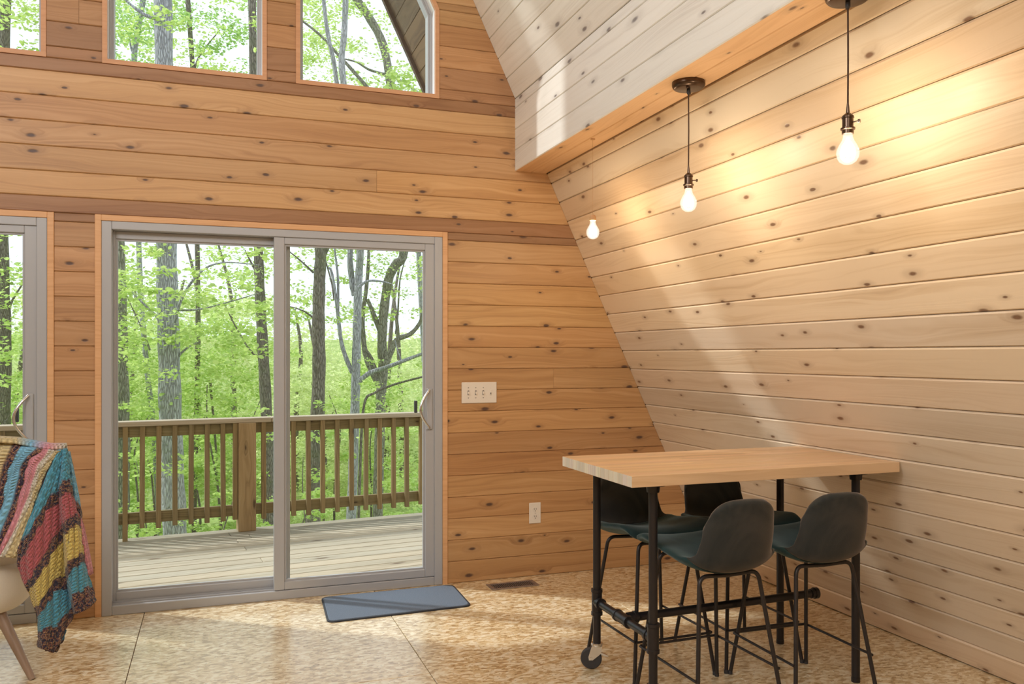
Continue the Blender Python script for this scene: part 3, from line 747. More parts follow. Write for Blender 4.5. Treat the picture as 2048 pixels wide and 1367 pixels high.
loft([ring(0, .02, .16, .18, .262), ring(0, .02, .21, .22, .264), ring(0, .02, .262, .245, .272), ring(0, .02, .285, .262, .295), ring(0, .02, .305, .272, .34), ring(0, .02, .318, .28, .42), ring(0, .02, .318, .28, .455), ring(0, .02, .300, .262, .468), ring(0, .02, .26, .23, .470)], 'seat_shell', M['cream'], ch)
# tall curved back behind the sitter: wraps round the right-hand side under the throw
bv = []; bf = []; NA, NZ = 26, 12
for side in (0, 1):
    for i in range(NZ+1):
        z = .40+.53*i/NZ; q = i/NZ
        for k in range(NA+1):
            a_ = R(-175)+R(165)*k/NA
            rr = 1-(.13 if side else 0)
            lean = 1+.02*q
            x = .315*rr*(1+.33*q**1.5)*math.cos(a_)+.0*q; y = .02+.283*rr*lean*math.sin(a_)
            zz = z-.30*max(0, (k/NA-.70)/.30)**2*q
            bv.append((x, y, zz))
n = NA+1; off = (NZ+1)*n
for i in range(NZ):
    for k in range(NA):
        bf.append((i*n+k, i*n+k+1, (i+1)*n+k+1, (i+1)*n+k)); bf.append((off+i*n+k, off+(i+1)*n+k, off+(i+1)*n+k+1, off+i*n+k+1))
for k in range(NA): bf.append((NZ*n+k, NZ*n+k+1, off+NZ*n+k+1, off+NZ*n+k)); bf.append((k, off+k, off+k+1, k+1))
for i in range(NZ):
    bf.append((i*n, (i+1)*n, off+(i+1)*n, off+i*n)); bf.append((i*n+NA, off+i*n+NA, off+(i+1)*n+NA, (i+1)*n+NA))
meshobj('backrest', bv, bf, M['cream'], ch, smooth=True)
for sx, sy in ((1, 1), (1, -1), (-1, 1), (-1, -1)):
    if (sx, sy) == (1, -1): top, ft = (.190, -.13, .268), (.331, -.225, 0)
    elif (sx, sy) == (1, 1): top, ft = (.03, .15, .266), (.05, .27, 0)
    else: top, ft = (sx*.19, sy*.17, .266), (sx*.30, sy*.29, 0)
    MB().tube([top, tuple((Vector(top)*.5+Vector(ft)*.5)), ft], [.024, .019, .0125], 16).build('leg', M['chair_leg'], ch, smooth=True)

def throw_mat():
    t = NT('crochet throw yarn'); at = t.n('Attribute', attribute_name='stripe'); col_ = t.n('Attribute', attribute_name='yarn')
    uv = t.n('Attribute', attribute_name='stitch'); sp = t.n('SeparateXYZ', {0: uv.outputs['Vector']}); u, v, _ = sp.outputs
    ob = t.n('TexCoord').outputs['Object']
    nz = t.noise(ob, 130, 2, .6); nn = nz.outputs[0]
    multi = t.ramp(t.noise(ob, 95, 2, .6).outputs[0], [(.0, (.04, .03, .06)), (.44, (.05, .035, .07)), (.49, (.22, .06, .06)), (.54, (.55, .33, .17)), (.60, (.12, .05, .05)), (.68, (.30, .20, .28))], 'CONSTANT')
    m_ = t.n('SeparateColor', {0: at.outputs['Color']}).outputs[0]
    c = t.mix(m_, col_.outputs['Color'], multi)
    # rows of shell stitches
    rows = t.math('SINE', t.math('MULTIPLY', v, 2*math.pi)); cols = t.math('SINE', t.math('ADD', t.math('MULTIPLY', u, 2*math.pi), t.math('MULTIPLY', t.math('FLOOR', v), 3.14159)))
    h = t.math('MULTIPLY', t.math('MULTIPLY_ADD', rows, .5, .5), t.math('MULTIPLY_ADD', cols, .5, .5))
    gap = t.smooth(h, .0, .22)
    c = t.mix(gap, t.mix(.38, c, (.02, .02, .025)), c)
    c = t.mix(t.math('MULTIPLY', nn, .35), c, t.mix(.4, c, (.03, .03, .04)))
    return t.principled(Base_Color=c, Roughness=.95, Specular_IOR_Level=.1, Sheen_Weight=.3, Normal=t.bump(t.math('ADD', t.math('MULTIPLY', h, 1.4), t.math('MULTIPLY', nn, .6)), .9, .006))
M['throw'] = throw_mat()
BLUE = (.12, .43, .60); SKY = (.26, .60, .86); RED = (.60, .15, .17); PINK = (.84, .34, .40); YEL = (.88, .69, .20); WHT = (.76, .62, .33); CREAM = (.86, .80, .66); MUL = None
DEEP = (.06, .26, .50)
def cloth(name, cols, bands, colr, NU, Ydep, parent, fold, px_per_stitch=4.2):
    """cols: list of edge-to-edge control lines, each a list of points measured in the photograph at the colour changes; fold: depth offsets per control line"""
    K = len(cols); S = len(cols[0]); sub = 9
    lines = []
    for c_ in cols:
        ln = []
        for i in range(S-1):
            for q in range(sub): t = q/sub; ln.append((c_[i][0]*(1-t)+c_[i+1][0]*t, c_[i][1]*(1-t)+c_[i+1][1]*t, i+t))
        ln.append((*c_[-1], S-1)); 
        for _ in range(2):
            ln = [ln[0]]+[((ln[i-1][0]+2*ln[i][0]+ln[i+1][0])/4, (ln[i-1][1]+2*ln[i][1]+ln[i+1][1])/4, ln[i][2]) for i in range(1, len(ln)-1)]+[ln[-1]]
        lines.append(ln)
    NV = len(lines[0]); v = []; yarn = []; stripe = []; stitch = []; uvl = 0
    U = (K-1)*NU+1
    for iu in range(U):
        k = min(iu//NU, K-2); t = (iu-k*NU)/NU; ts = t
        for j in range(NV):
            a_, b_ = lines[k][j], lines[k+1][j]
            x = a_[0]*(1-ts)+b_[0]*ts; y = a_[1]*(1-ts)+b_[1]*ts; sband = a_[2]
            f0, f1 = fold[k], fold[k+1]; tt = t*t*(3-2*t); dep = f0*(1-tt)+f1*tt
            jj = j/(NV-1)
            Y = Ydep(x, y)+dep*min(1, .15+1.6*jj)+.004*math.sin(iu*1.1+j*.35)
            v.append(tuple(atY(x, y, Y)))
            wave = .06*math.sin(iu*2*math.pi/NU*1.0)
            sb = min(max(sband+wave*(1 if 0 < j < NV-1 else 0), 0), S-1.001)
            b = bands[int(sb)]
            stripe.append((1, 1, 1, 1) if b is None else (0, 0, 0, 1)); yarn.append((*(b or (.1, .05, .05)), 1)); stitch.append((iu/NU*4.2, j*.95, 0))
    f = [(i*NV+j, (i+1)*NV+j, (i+1)*NV+j+1, i*NV+j+1) for i in range(U-1) for j in range(NV-1)]
    return v, f, yarn, stripe, stitch
tv, tf, ty, tst, tsi = [], [], [], [], []
def addcloth(d):
    n = len(tv); v, f, a_, b_, c_ = d
    tv.extend(v); tf.extend([tuple(i+n for i in q) for q in f]); ty.extend(a_); tst.extend(b_); tsi.extend(c_)
# hanging corner
colsA = [
 [(113, 903), (36, 1098), (36, 1135), (53, 1172), (57, 1182), (72, 1216), (77, 1235), (79, 1266), (75, 1291)],
 [(118, 899), (62, 1060), (60, 1085), (66, 1150), (74, 1158), (80, 1208), (83, 1222), (86, 1258), (87, 1297)],
 [(122, 897), (92, 1004), (92, 1020), (98, 1092), (103, 1108), (104, 1164), (108, 1181), (116, 1249), (106, 1305)],
 [(127, 896), (119, 980), (119, 998), (124, 1052), (128, 1068), (132, 1150), (136, 1172), (145, 1211), (148, 1228)],
 [(129, 896), (126, 966), (127, 984), (133, 1044), (135, 1060), (138, 1126), (140, 1139), (147, 1190), (156, 1226)],
 [(131, 896), (134, 958), (136, 984), (149, 1028), (151, 1048), (158, 1110), (160, 1124), (168, 1178), (176, 1216)],
 [(133, 900), (142, 972), (146, 996), (158, 1036), (160, 1054), (166, 1108), (169, 1122), (183, 1172), (192, 1200)]]
bandsA = [BLUE, MUL, RED, MUL, YEL, MUL, DEEP, MUL]
bandsA = [BLUE, None, RED, None, YEL, None, BLUE, None]
YT = 3.80
addcloth(cloth('a', colsA, bandsA, None, 10, lambda x, y: YT-.0002*(130-x), None, [.02, -.035, .0, .035, -.045, -.02, .03]))
# fold behind, showing at the right edge
colsB = [
 [(133, 903), (148, 1020), (150, 1040), (168, 1150)],
 [(136, 902), (154, 1012), (157, 1034), (178, 1150)],
 [(138, 903), (160, 1014), (163, 1036), (185, 1146)]]
addcloth(cloth('b', colsB, [SKY, None, PINK], None, 8, lambda x, y: YT+.055, None, [.0, -.01, .02]))
# under-fold at the bottom
colsC = [[(100, 1255), (96, 1282), (90, 1300)], [(118, 1256), (115, 1282), (103, 1303)], [(132, 1258), (126, 1280), (112, 1302)]]
addcloth(cloth('c', colsC, [DEEP, None], None, 6, lambda x, y: YT+.05, None, [.0, -.01, .01]))
# part lying over the curved back of the chair: here the colour bands run along the lines
def across(cols, bands, NU, Ydep, wavek=.0):
    K = len(cols); v = []; yarn = []; stripe = []; stitch = []
    lines = [[(p.x, p.y) for p in catmull([(a_, b_, 0) for a_, b_ in c_], 8)] for c_ in cols]
    NV = len(lines[0]); U = (K-1)*NU+1
    for iu in range(U):
        k = min(iu//NU, K-2); t = (iu-k*NU)/NU
        for j in range(NV):
            a_, b_ = lines[k][j], lines[k+1][j]; x = a_[0]*(1-t)+b_[0]*t; y = a_[1]*(1-t)+b_[1]*t
            v.append(tuple(atY(x, y, Ydep(x, y)+.003*math.sin(j*.8+iu))))
            b = bands[k]; stripe.append((1, 1, 1, 1) if b is None else (0, 0, 0, 1)); yarn.append((*(b or (.1, .05, .05)), 1)); stitch.append((j*.9, iu/NU*1.6, 0))
    f = [(i*NV+j, (i+1)*NV+j, (i+1)*NV+j+1, i*NV+j+1) for i in range(U-1) for j in range(NV-1)]
    return v, f, yarn, stripe, stitch
colsD = [
 [(-70, 884), (-90, 930), (-110, 980), (-120, 1040), (-140, 1112)],
 [(-20, 881), (-45, 925), (-60, 980), (-65, 1040), (-90, 1112)],
 [(-8, 880), (-30, 930), (-45, 980), (-52, 1040), (-80, 1112)],
 [(33, 886), (14, 925), (4, 965), (-10, 1040), (-60, 1112)],
 [(46, 890), (23, 928), (13, 962), (2, 1010), (-50, 1112)],
 [(79, 896), (50, 922), (42, 950), (28, 1005), (-12, 1112)],
 [(87, 897), (59, 922), (51, 950), (37, 1003), (-4, 1112)],
 [(100, 899), (78, 932), (65, 972), (47, 1022), (2, 1113)],
 [(113, 901), (84, 938), (71, 975), (53, 1025), (10, 1114)],
 [(121, 899), (96, 935), (79, 975), (60, 1030), (32, 1114)]]
addcloth(across(colsD, [SKY, None, WHT, None, SKY, None, PINK, CREAM, WHT], 5, lambda x, y: YT-.012+.00045*max(0, 60-x)*.3+max(0, (900-y))*.002))
# over the top and down the inside of the back
colsE = [[(-70, 884), (-70, 880), (-70, 886), (-70, 905)], [(0, 882), (0, 878), (0, 884), (0, 905)], [(60, 891), (60, 887), (60, 892), (60, 910)], [(128, 897), (128, 893), (128, 899), (128, 915)]]
ev = []; base = len(tv)
pts_top = [(-70, 884), (-20, 881), (30, 884), (60, 890), (95, 896), (128, 896)]
prof = [(0, -.012), (.010, .03), (.008, .075), (-.02, .11), (-.10, .12), (-.22, .125)]
cc = [SKY, WHT, WHT, SKY, PINK, CREAM]
for i, (x, y) in enumerate(pts_top):
    for j, (dz, dy) in enumerate(prof):
        p = atY(x, y, YT+(-.012)); tv.append((p.x*(1+dy/YT*.3), p.y+dy+.012, p.z+dz)); ty.append((*cc[i], 1)); tst.append((0, 0, 0, 1)); tsi.append((i*4., j*2., 0))
m_ = len(prof)
for i in range(len(pts_top)-1):
    for j in range(m_-1): tf.append((base+i*m_+j, base+(i+1)*m_+j, base+(i+1)*m_+j+1, base+i*m_+j+1))
th = meshobj('crochet_throw', tv, tf, M['throw'], smooth=True)
tag(th, 'striped crochet throw in blue, dusty red, yellow and brown draped over the armchair back', 'blanket')
for nm, dat in (('stripe', tst), ('yarn', ty)):
    at = th.data.color_attributes.new(nm, 'FLOAT_COLOR', 'POINT'); at.data.foreach_set('color', np.array(dat, dtype=np.float32).ravel())
at = th.data.attributes.new('stitch', 'FLOAT_VECTOR', 'POINT'); at.data.foreach_set('vector', np.array(tsi, dtype=np.float32).ravel())
m = th.modifiers.new('solid', 'SOLIDIFY'); m.thickness = .012; m.offset = 0

# ---------------------------------------------------------------- deck and railing
GA = Vector((-.76, 7.244, 0)); GB = Vector((1.829, 7.542, 0)); DE = (GB-GA).normalized(); DN = Vector((-DE.y, DE.x, 0)); DA = math.atan2(DE.y, DE.x)
ZD = -.12
dk = empty('deck', (GA.x, GA.y, ZD), DA); tag(dk, kind='structure')
T_ = .1405
inv = Matrix.Rotation(-DA, 3, 'Z')
for i in range(18):
    y1 = .03-i*T_; y0 = y1-T_+.010
    js = [-6.0, 5.9]; r_ = random.Random(i)
    jx = {0: None, 1: .86, 2: 1.0, 3: .88, 5: .90, 8: .95, 6: -2.1}.get(i, r_.choice([None, 3.4, -3.0]))
    if jx: js = [-6., jx, 5.9]
    for a_, b_ in zip(js, js[1:]):
        # stop each board at the house wall
        tn = tint((1, 1, 1), .09, .03)
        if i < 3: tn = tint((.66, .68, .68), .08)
        if i > 12:
            L = (YW+.16-GA.y)
            xa = a_; 
            lim = (L-math.cos(DA)*y0)/math.sin(DA)   # local x where the board's edge meets the wall line
            a2 = max(a_, lim)
            if a2 >= b_-.05: continue
            a_ = a2
        MB().box(0, b_-a_-.003, 0, y1-y0, -.026, 0, .004).build('deck_board', M['deck'], dk, (a_, y0, 0), color=tn)
MB().box(-6, 5.9, .006, .034, -.26, -.03, .002).build('rim_joist', M['rail'], dk)
for i in range(8): MB().box(-5.8+i*1.6, -5.76+i*1.6, -2.6, 0, -.24, -.028).build('joist', M['rail'], dk)
for x_ in (-4.9, -2.4, .1, 2.6, 5.1): MB().box(x_-.07, x_+.07, -.2, -.06, -3.6, -.24, .004).build('support_post', M['post'], dk)
rl = empty('deck_railing', (GA.x, GA.y, ZD), DA); tag(rl, 'weathered wooden deck railing with square balusters, seen through the glass doors', 'railing')
def locx(px, off):                                                   # where the line of sight at this column crosses the railing line
    r_ = ray(px, 900); p0 = GA+DN*off; a_ = Matrix(((r_.x, -DE.x), (r_.y, -DE.y))); s_ = a_.inverted() @ Vector((p0.x, p0.y)); return s_[1]
HT = .936
MB().box(-6, 1.2, -.115, .03, HT-.038, HT, .004).build('cap_rail', M['deck'], rl, color=(.92, .88, .86))
MB().box(1.203, 5.9, -.115, .03, HT-.038, HT, .004).build('cap_rail', M['deck'], rl, color=(.88, .86, .84))
PX = (locx(476, -.115)+locx(513, -.115))/2
for a_, b_ in ((-6, PX-.07), (PX+.07, 5.9)):
    MB().box(0, b_-a_, -.058, -.02, 0, .089, .003).build('top_rail', M['rail'], rl, (a_, 0, HT-.127))
    MB().box(0, b_-a_, -.058, -.02, 0, .089, .003).build('bottom_rail', M['rail'], rl, (a_, 0, .125))
for x_ in (PX, PX-2.45, PX+2.4, PX+4.3, PX-4.6):
    MB().box(-.07, .07, -.07, .07, 0, HT-.038, .005).build('post', M['post'], rl, (x_, -.055, 0), color=(1.1, 1.0, .9) if x_ == PX else (.9, .85, .8))
first = locx(250, -.095); last = locx(841, -.095)
bx = [locx(p, -.078) for p in (250, 284, 317, 350, 382, 414, 446.6, 470, 527.5, 557.5, 587, 617, 645.5, 674.5, 703, 731.5, 759, 787, 813.5, 841.5)]
x_ = bx[0]-.137
while x_ > -6: bx.append(x_); x_ -= .137 if abs(x_-(PX-2.45)) > .2 else .15
x_ = bx[19]+.137
while x_ < 5.9: bx.append(x_); x_ += .137
for i, x_ in enumerate(bx):
    zb = 0 if i == 0 else .092+random.uniform(-.008, .008)
    MB().box(-.0185, .0185, -.0185, .0185, 0, HT-.04-zb, .002).build('baluster', M['baluster'], rl, (x_, -.0785, zb), (0, random.uniform(-.006, .006), 0), color=tint((1.05, 1, .95), .14, .04))

# roof overhang outside the gable
ov = empty('roof_overhang', (0, YW+WT, 0)); tag(ov, kind='structure')
YO = 6.12
for side in (1, -1):
    for k in range(62):
        s0 = k*.141; z0 = s0*CSL; z1 = (s0+.139)*CSL
        if z1 > ZA: break
        if side < 0 and z0 < 1: continue
        xa, xb = (xr(z0), xr(z1)) if side > 0 else (xl(z0), xl(z1)); t_ = .02*side
        MB().prism([(xa, z0), (xa+t_, z0), (xb+t_, z1-.007), (xb, z1-.007)], 0, YO-YW-WT-.03).build('roof_board', M['soffit'], ov, color=tint((1, 1, 1), .18, .05))
    f_ = xr if side > 0 else xl
    MB().prism([(f_(-.1)-.03*side, -.1), (f_(-.1)+.14*side, -.1), (f_(ZA)+.14*side, ZA), (f_(ZA)-.03*side, ZA)], YO-YW-WT-.03, YO-YW-WT+.012).build('rake_board', M['soffit'], ov, color=(.55, .55, .58))
    MB().prism([(f_(-.1)+.03*side, -.1), (f_(-.1)+.12*side, -.1), (f_(ZA)+.12*side, ZA), (f_(ZA)+.03*side, ZA)], 0, YO-YW-WT-.03).build('roof_deck', M['soffit'], ov)

# ---------------------------------------------------------------- woods outside
def hgt(x, y):
    d = y-7.6
    z = -1.5-.11*max(0, min(d, 16))
    if d > 16: z += .14*(d-16)*min(1, (d-16)/10)
    return z+.18*math.sin(x*.8+y*.3)+.15*math.sin(y*.9-x*.4)
gv = []; gf = []; NXg, NYg = 70, 60
for j in range(NYg+1):
    for i in range(NXg+1):
        x = -45+90*i/NXg; y = 5.0+60*(j/NYg)**1.5; gv.append((x, y, hgt(x, y)))
for j in range(NYg):
    for i in range(NXg): a_ = j*(NXg+1)+i; gf.append((a_, a_+1, a_+NXg+2, a_+NXg+1))
tag(meshobj('ground', gv, gf, M['ground'], smooth=True), kind='structure')

LEAF = np.array([(0, -.5, 0), (.30, -.18, .04), (.26, .2, .02), (0, .55, -.06), (-.28, .2, .02), (-.30, -.16, .04)])
def leafcloud(name, centers, radii, count, size, mat, parent, flat=.35, droop=0.):
    """one part: many small folded leaves gathered in sprays"""
    C_ = np.array(centers); Rr = np.array(radii)
    count = int(count*1.45); idx = rng.integers(0, len(C_), count)
    p = rng.normal(0, 1, (count, 3)); p /= np.linalg.norm(p, axis=1)[:, None]; p *= rng.random((count, 1))**.45
    p *= Rr[idx][:, None]; p[:, 2] *= flat; pos = C_[idx]+p
    keep = pos[:, 1] > 7.9+.115*pos[:, 0]; pos = pos[keep]; n = len(pos)
    if n == 0: return None
    # random orientation, mostly lying flat
    az = rng.random(n)*2*np.pi; tl = np.abs(rng.normal(0, .65, n)); ax = rng.random(n)*2*np.pi
    nz = np.stack([np.sin(tl)*np.cos(ax), np.sin(tl)*np.sin(ax), np.cos(tl)], 1)
    u = np.stack([np.cos(az), np.sin(az), np.zeros(n)], 1); u -= nz*(u*nz).sum(1)[:, None]; u /= np.linalg.norm(u, axis=1)[:, None]
    w_ = np.cross(nz, u); sz = .76*size*(.6+.8*rng.random(n))
    V = pos[:, None, :]+sz[:, None, None]*(LEAF[None, :, 0, None]*w_[:, None, :]+LEAF[None, :, 1, None]*u[:, None, :]+LEAF[None, :, 2, None]*nz[:, None, :])
    V = V.reshape(-1, 3); k = 6
    me = bpy.data.meshes.new(name); me.vertices.add(len(V)); me.vertices.foreach_set('co', V.astype(np.float32).ravel())
    me.loops.add(n*k); me.loops.foreach_set('vertex_index', np.arange(n*k, dtype=np.int32)); me.polygons.add(n)
    me.polygons.foreach_set('loop_start', np.arange(0, n*k, k, dtype=np.int32)); me.polygons.foreach_set('loop_total', np.full(n, k, dtype=np.int32))
    me.update(calc_edges=True); me.materials.append(mat)
    o = bpy.data.objects.new(name, me); link(o, parent); 
    if parent is not None: o.matrix_parent_inverse = parent.matrix_world.inverted()
    o['kind'] = 'stuff'; return o
def stem(path, D, w0, w1, zdepth=0.):
    """path: points measured in the photograph; D: depth (number or list); widths in metres"""
    n = len(path); Ds = D if isinstance(D, (list, tuple)) else [D]*n
    pts = [tuple(atD(x, y, d)) for (x, y), d in zip(path, Ds)]
    P3 = catmull(pts, 5); m = len(P3)
    rr = [(w0+(w1-w0)*i/(m-1))/2*(1+.05*math.sin(i*1.7)) for i in range(m)]
    return P3, rr
def tree(name, label, barkm, main, D, w0, w1, branches=(), crown=None, group=None, cat='tree', leafm='leaf', nsides=14, grow=None):
    P3, rr = stem(main, D, w0, w1)
    # run the trunk down into the ground
    p0 = P3[0]; dz = hgt(p0.x, p0.y)-.1
    if p0.z > dz: P3 = [Vector((p0.x+(p0.x-P3[3].x)*.4, p0.y, dz))]+P3; rr = [rr[0]*1.25]+rr
    b = P3[0]; root = empty(name, (b.x, b.y, b.z)); tag(root, label, cat, group)
    L = lambda pts: [tuple(Vector(p)-b) for p in pts]
    MB().tube(L(P3), rr, nsides).build('trunk', barkm, root, smooth=True, autosm=80)
    ends = []
    for br in branches:
        path, D2, a_, c_ = br; q, r2 = stem(path, D2, a_, c_)
        MB().tube(L(q), r2, 8).build('branch', barkm, root, smooth=True, autosm=80); ends += [q[-1], q[len(q)//2]]
    bpy.context.view_layer.update()
    if crown:
        cs, rs, cnt, size = crown(P3, ends); leafcloud('leaves', cs, rs, cnt, size, M[leafm], root)
    return root
def crown_at(pxs, cnt, size, rad=(.35, .8), jit=.5):
    def f(P3, ends):
        cs = []; rs = []
        for (x, y, D) in pxs: p = atD(x, y, D); cs.append(tuple(p)); rs.append(random.uniform(*rad))
        return cs, rs, cnt, size
    return f
def region(x0, x1, y0, y1, D0, D1, n, seed, avoid=None):
    r_ = random.Random(seed); out = []
    while len(out) < n:
        x, y, D = r_.uniform(x0, x1), r_.uniform(y0, y1), r_.uniform(D0, D1)
        if avoid and avoid(x, y): continue
        out.append((x, y, D))
    return out
G2 = 'trees beyond the deck'
def gapr(x, y):
    r_ = random.random()
    if 560 < x < 860 and y < 620: return r_ < .80
    if 225 < x < 330 and 500 < y < 590: return r_ < .6
    if 370 < x < 540 and 480 < y < 540: return r_ < .5
    if y < 200 and 430 < x < 530: return r_ < .55
    return False
def tw(px, D): return px*D/FPX
tree('broad_trunk_tree', 'big pale grey tree trunk rising through the left glass door panel', M['bark_grey'],
     [(352, 1120), (347, 1000), (341, 850), (338, 700), (334, 560), (332, 400), (329, 200), (326, 0), (322, -220), (318, -420), (312, -900)], 11., tw(47, 11), tw(28, 11),
     [([(341, 745), (355, 715), (375, 695), (398, 683)], 11., .045, .015), ([(330, 690), (318, 640), (300, 620), (270, 590), (240, 560)], 10.6, .05, .012), ([(345, 670), (362, 600), (400, 545), (445, 525), (520, 530)], 10.7, .045, .01), ([(325, 40), (290, 30), (265, 12), (240, -10)], 10.8, .06, .02), ([(345, 620), (400, 618), (470, 600), (520, 585)], 10.6, .03, .008)],
     crown_at(region(215, 320, 500, 690, 9.6, 12.5, 14, 1)+region(350, 560, 500, 700, 9.6, 12.5, 22, 1)+region(300, 360, 510, 660, 10., 10.7, 3, 21)+region(215, 560, -260, 130, 11.5, 14, 30, 2)+[(330, 30, 10.2), (345, 45, 10.2)], 3000, .085, (.2, .42)), G2)
tree('mossy_trunk_tree', 'mossy shaded tree trunk at the left edge of the left glass door panel', M['bark_moss'],
     [(228, 1130), (236, 1000), (238, 850), (236, 700), (234, 560), (228, 440), (196, 200), (160, -60)], 12.2, tw(46, 12.2), tw(24, 12.2),
     [([(240, 560), (262, 610), (285, 660), (300, 700)][::-1], 12, .03, .01), ([(236, 500), (215, 440), (190, 380)], 12, .05, .02)],
     crown_at(region(60, 330, 480, 760, 12.6, 15, 40, 3)+region(215, 260, 540, 760, 11, 11.8, 6, 31), 3000, .085, (.25, .5)), G2)
tree('slender_trunk_tree', 'slender grey-brown trunk partly hidden behind the middle door stile', M['bark_brown'],
     [(540, 1080), (537, 960), (533, 830), (526, 700), (520, 590), (517, 500), (512, 300), (506, 100), (503, -60), (500, -200), (498, -360)], 16, tw(26, 16), tw(11, 16),
     [([(522, 560), (505, 530), (490, 500)], 16, .06, .02), ([(528, 720), (500, 700), (470, 650), (450, 610)], 16, .05, .015)],
     crown_at(region(400, 600, 480, 760, 16.3, 19, 40, 4, gapr)+region(420, 600, -150, 160, 16.2, 19, 22, 5, gapr), 3200, .10, (.3, .6)), G2)
tree('dark_trunk_tree', 'straight dark brown tree trunk left of centre in the right glass door panel', M['bark_brown'],
     [(624, 1110), (628, 1000), (633, 880), (638, 740), (637, 640), (639, 560), (641, 500), (634, 420), (600, 270), (565, 120), (545, -40)], 14, tw(30, 14), tw(17, 14),
     [([(645, 520), (655, 498), (672, 470)], 14, .07, .03), ([(627, 545), (600, 520), (575, 500)], 14, .04, .015), ([(632, 640), (608, 622), (578, 612)], 14, .04, .012), ([(646, 505), (662, 560), (668, 600)], 14.2, .03, .02)],
     crown_at(region(560, 720, 480, 640, 14.3, 17, 16, 6, gapr), 700, .09, (.25, .45)), G2)
tree('forked_double_tree', 'tall grey tree dividing into two stems, middle of the right glass door panel', M['bark_grey'],
     [(699, 1110), (704, 1000), (708, 880), (711, 780), (713, 700), (715, 620), (717, 560), (720, 480), (708, 300), (684, 140), (689, 60), (693, -60), (699, -320)], 15, tw(21, 15), tw(10, 15),
     [([(710, 590), (705, 570), (700, 520), (700, 480), (688, 300), (670, 140), (656, 70), (645, -30), (632, -280)], 15.1, .12, .06), ([(705, 745), (692, 715), (682, 680), (675, 620), (668, 570), (662, 540), (655, 535)], 15, .09, .035), ([(676, 620), (676, 560), (672, 520), (668, 490)], 15, .05, .03), ([(718, 762), (740, 745), (770, 735), (810, 720), (850, 705)], 14.6, .10, .055), ([(803, 722), (795, 700), (790, 680)], 14.6, .03, .015), ([(716, 575), (735, 562), (760, 562), (785, 568)], 14.8, .06, .025)],
     crown_at(region(600, 860, 480, 600, 15.2, 18, 24, 7, gapr), 900, .08, (.25, .5)), G2)
tree('spreading_tree', 'wide-forked pale tree at the right side of the right glass door panel', M['bark_moss'],
     [(754, 1110), (757, 960), (760, 850), (762, 790), (766, 740), (764, 680), (768, 620), (777, 560), (790, 530), (808, 500), (802, 350), (784, 190), (766, 90), (735, 30), (708, -10), (690, -60), (640, -340)], 17, tw(21, 17), tw(15, 17),
     [([(758, 770), (745, 745), (733, 715), (727, 680), (725, 630), (731, 590), (736, 540), (738, 490)], 17, .14, .06), ([(764, 672), (752, 640), (742, 615), (735, 598)], 17, .12, .07), ([(771, 730), (783, 700), (795, 678), (820, 668), (838, 648), (846, 625)], 16.8, .14, .06), ([(755, 755), (745, 720), (733, 700)], 17, .09, .05), ([(792, 668), (796, 620), (800, 560), (810, 520)], 17, .05, .02), ([(778, 150), (740, 140), (715, 125), (690, 118)], 16.8, .06, .03), ([(735, 175), (700, 135), (675, 108), (640, 70), (602, 40)], 16.9, .08, .04)],
     crown_at(region(700, 870, 490, 640, 17.2, 20, 16, 8, gapr)+region(600, 870, -80, 190, 16, 20, 46, 9), 3400, .095, (.3, .6)), G2)
tree('far_thin_tree', 'thin far tree just left of the big grey trunk', M['bark_grey'],
     [(318, 1080), (308, 860), (296, 760), (287, 660), (280, 560), (272, 300), (268, 130), (276, 60), (290, -40), (300, -260)], 19, tw(10, 19), tw(11, 19), [([(272, 120), (262, 95), (258, 70)], 19, .06, .03)],
     crown_at(region(215, 330, 40, 150, 19, 22, 10, 10)+region(225, 320, 600, 800, 19.5, 21, 14, 11), 1300, .11, (.4, .7)), G2)
tree('lower_branch_tree', 'low branching sapling at the bottom right of the right glass door panel', M['bark_brown'],
     [(716, 1090), (720, 940), (728, 810), (750, 785), (790, 768), (850, 752)], 13, .05, .03, (), crown_at(region(720, 860, 720, 830, 13.2, 15, 8, 12), 250, .08, (.2, .35)), G2)
tree('left_door_tree', 'shaded tree trunk behind the leaves in the leftmost glass door', M['bark_brown'],
     [(4, 1080), (6, 860), (9, 680), (6, 560), (2, 300), (10, 60), (14, -100)], 15, .26, .16, [([(8, 640), (25, 600), (50, 560)], 15, .06, .02)],
     crown_at(region(-140, 110, 450, 900, 12.5, 17, 60, 13)+region(-140, 110, -100, 110, 13, 17, 42, 14), 6500, .10, (.3, .65)), G2, leafm='leaf')
tree('tall_leafy_tree', 'leafy tree filling the middle upper window to the right of the trunk', M['bark_brown'],
     [(388, 1060), (392, 860), (396, 600), (392, 400), (386, 160), (380, 60), (372, -60), (362, -280)], 18, .10, .10, [([(386, 150), (400, 110), (440, 60)], 18, .05, .02), ([(440, 1060), (432, 900), (420, 760)][::-1], 18, .06, .03)],
     crown_at(region(350, 530, 20, 170, 17, 21, 26, 15, gapr)+region(215, 320, -30, 130, 17, 21, 16, 16)+region(340, 540, -260, 20, 17, 21, 14, 17), 3400, .10, (.3, .6)), G2, leafm='leaf_deep')
tree('upper_right_window_tree', 'pale double-stemmed tree seen low in the right upper gable window', M['bark_grey'],
     [(860, 1080), (850, 760), (836, 480), (830, 330), (842, 200), (850, 170), (864, 120)], 20, .14, .08, [([(842, 190), (800, 160), (760, 150)], 20, .08, .03)],
     crown_at(region(600, 700, -40, 190, 18, 22, 20, 18)+region(780, 870, 130, 210, 15, 18, 10, 19), 1700, .10, (.3, .6)), G2, leafm='leaf')
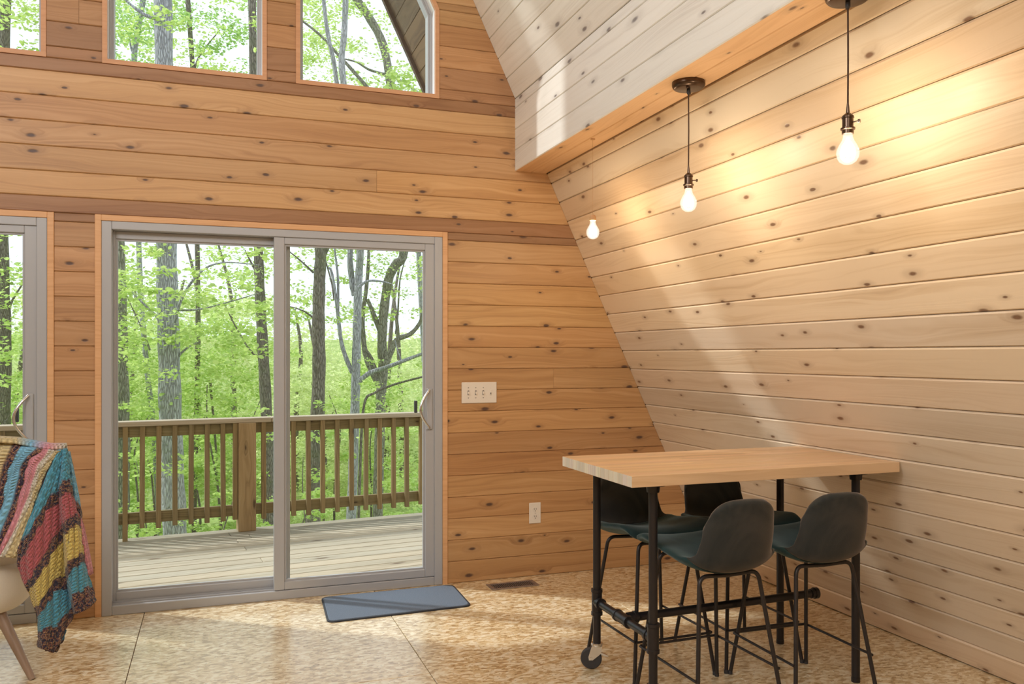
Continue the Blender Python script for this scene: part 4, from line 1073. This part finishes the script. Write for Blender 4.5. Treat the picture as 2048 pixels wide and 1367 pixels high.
# undergrowth and young maples: they close the view below the skyline
S2 = 'leafy young trees and undergrowth beyond the deck'
zones = [(-620, -470, 'leaf', 'far left of the leftmost door, outside the picture'), (-470, -320, 'leaf_pale', 'well left of the leftmost door, outside the picture'), (-320, -160, 'leaf', 'just left of the leftmost door, outside the picture'), (-160, -60, 'leaf_deep', 'beyond the frame edge left of the leftmost door'), (-60, 60, 'leaf', 'filling the leftmost glass door'), (60, 200, 'leaf', 'hidden behind the wall between the doors'), (200, 285, 'leaf', 'left of the big grey trunk'), (285, 365, 'leaf', 'behind the big grey trunk'), (365, 450, 'leaf', 'right of the big grey trunk'), (450, 540, 'leaf', 'behind the thick railing post'),
         (540, 620, 'leaf_pale', 'behind the middle door stile'), (620, 700, 'leaf_pale', 'behind the dark straight trunk'), (700, 780, 'leaf', 'behind the forked double tree'), (780, 870, 'leaf_pale', 'at the right edge of the right door panel'), (870, 980, 'leaf', 'hidden past the right door jamb')]
for i, (xa, xb, lm, where) in enumerate(zones):
    right = xa >= 540; xm_ = (xa+xb)/2
    Dm = 18.5 if right else 16.5
    def sapling(name, D, gx, lab, grp, nst, hh, rr_, mat, cs, rs, cnt, size):
        base_ = atD(gx, 1000, D); gz = hgt(base_.x, base_.y); root = empty(name, (base_.x, base_.y, gz)); tag(root, lab, 'tree', grp)
        for q in range(nst):
            dx = random.uniform(-.5, .5); h_ = hh*random.uniform(.8, 1.2)
            MB().tube([tuple(p) for p in catmull([(dx, q*.3-.3, -.1), (dx*1.2, q*.3-.3, h_*.4), (dx*1.6+random.uniform(-.2, .2), q*.35-.3, h_*.75), (dx*2+random.uniform(-.3, .3), q*.3, h_)], 4)], [rr_*(1-.06*j) for j in range(13)], 6).build('stem', M['bark_brown'], root, smooth=True)
        bpy.context.view_layer.update(); leafcloud('leaves', cs, rs, cnt, size, mat, root)
    reg = region(xa-15, xb+15, 730 if right else 640, 1085, Dm, Dm+5, 50, 30+i)
    sapling('young_tree', Dm+1, xm_, 'leafy young tree and undergrowth '+where, S2, 2, 3., .03, M[lm], [tuple(atD(*p)) for p in reg], [random.uniform(.3, .65) for _ in reg], 5200, .10)
    if not right or i % 2:
        reg = region(xa, xb, 800, 1070, 9.8, 12.5, 9, 130+i)+([] if right else region(xa, xb, 560, 800, 9.5, 10.6 if 285 <= xa < 365 else 13, 7, 160+i))
        sapling('maple_sapling', 11.5, xm_, 'thin maple sapling close to the deck, '+where, 'maple saplings close to the deck', 1, 2.6, .014, M['leaf'], [tuple(atD(*p)) for p in reg], [random.uniform(.15, .36) for _ in reg], 520, .085)
    reg = region(xa-15, xb+15, 655 if right else 575, 1060, 26, 36, 55, 60+i)
    sapling('background_tree', 28, xm_, 'bright leafy tree far down the slope '+where, 'background trees further down the slope', 1, 6.5, .12, M['leaf_pale'], [tuple(atD(*p)) for p in reg], [random.uniform(.8, 1.5) for _ in reg], 5200, .17)
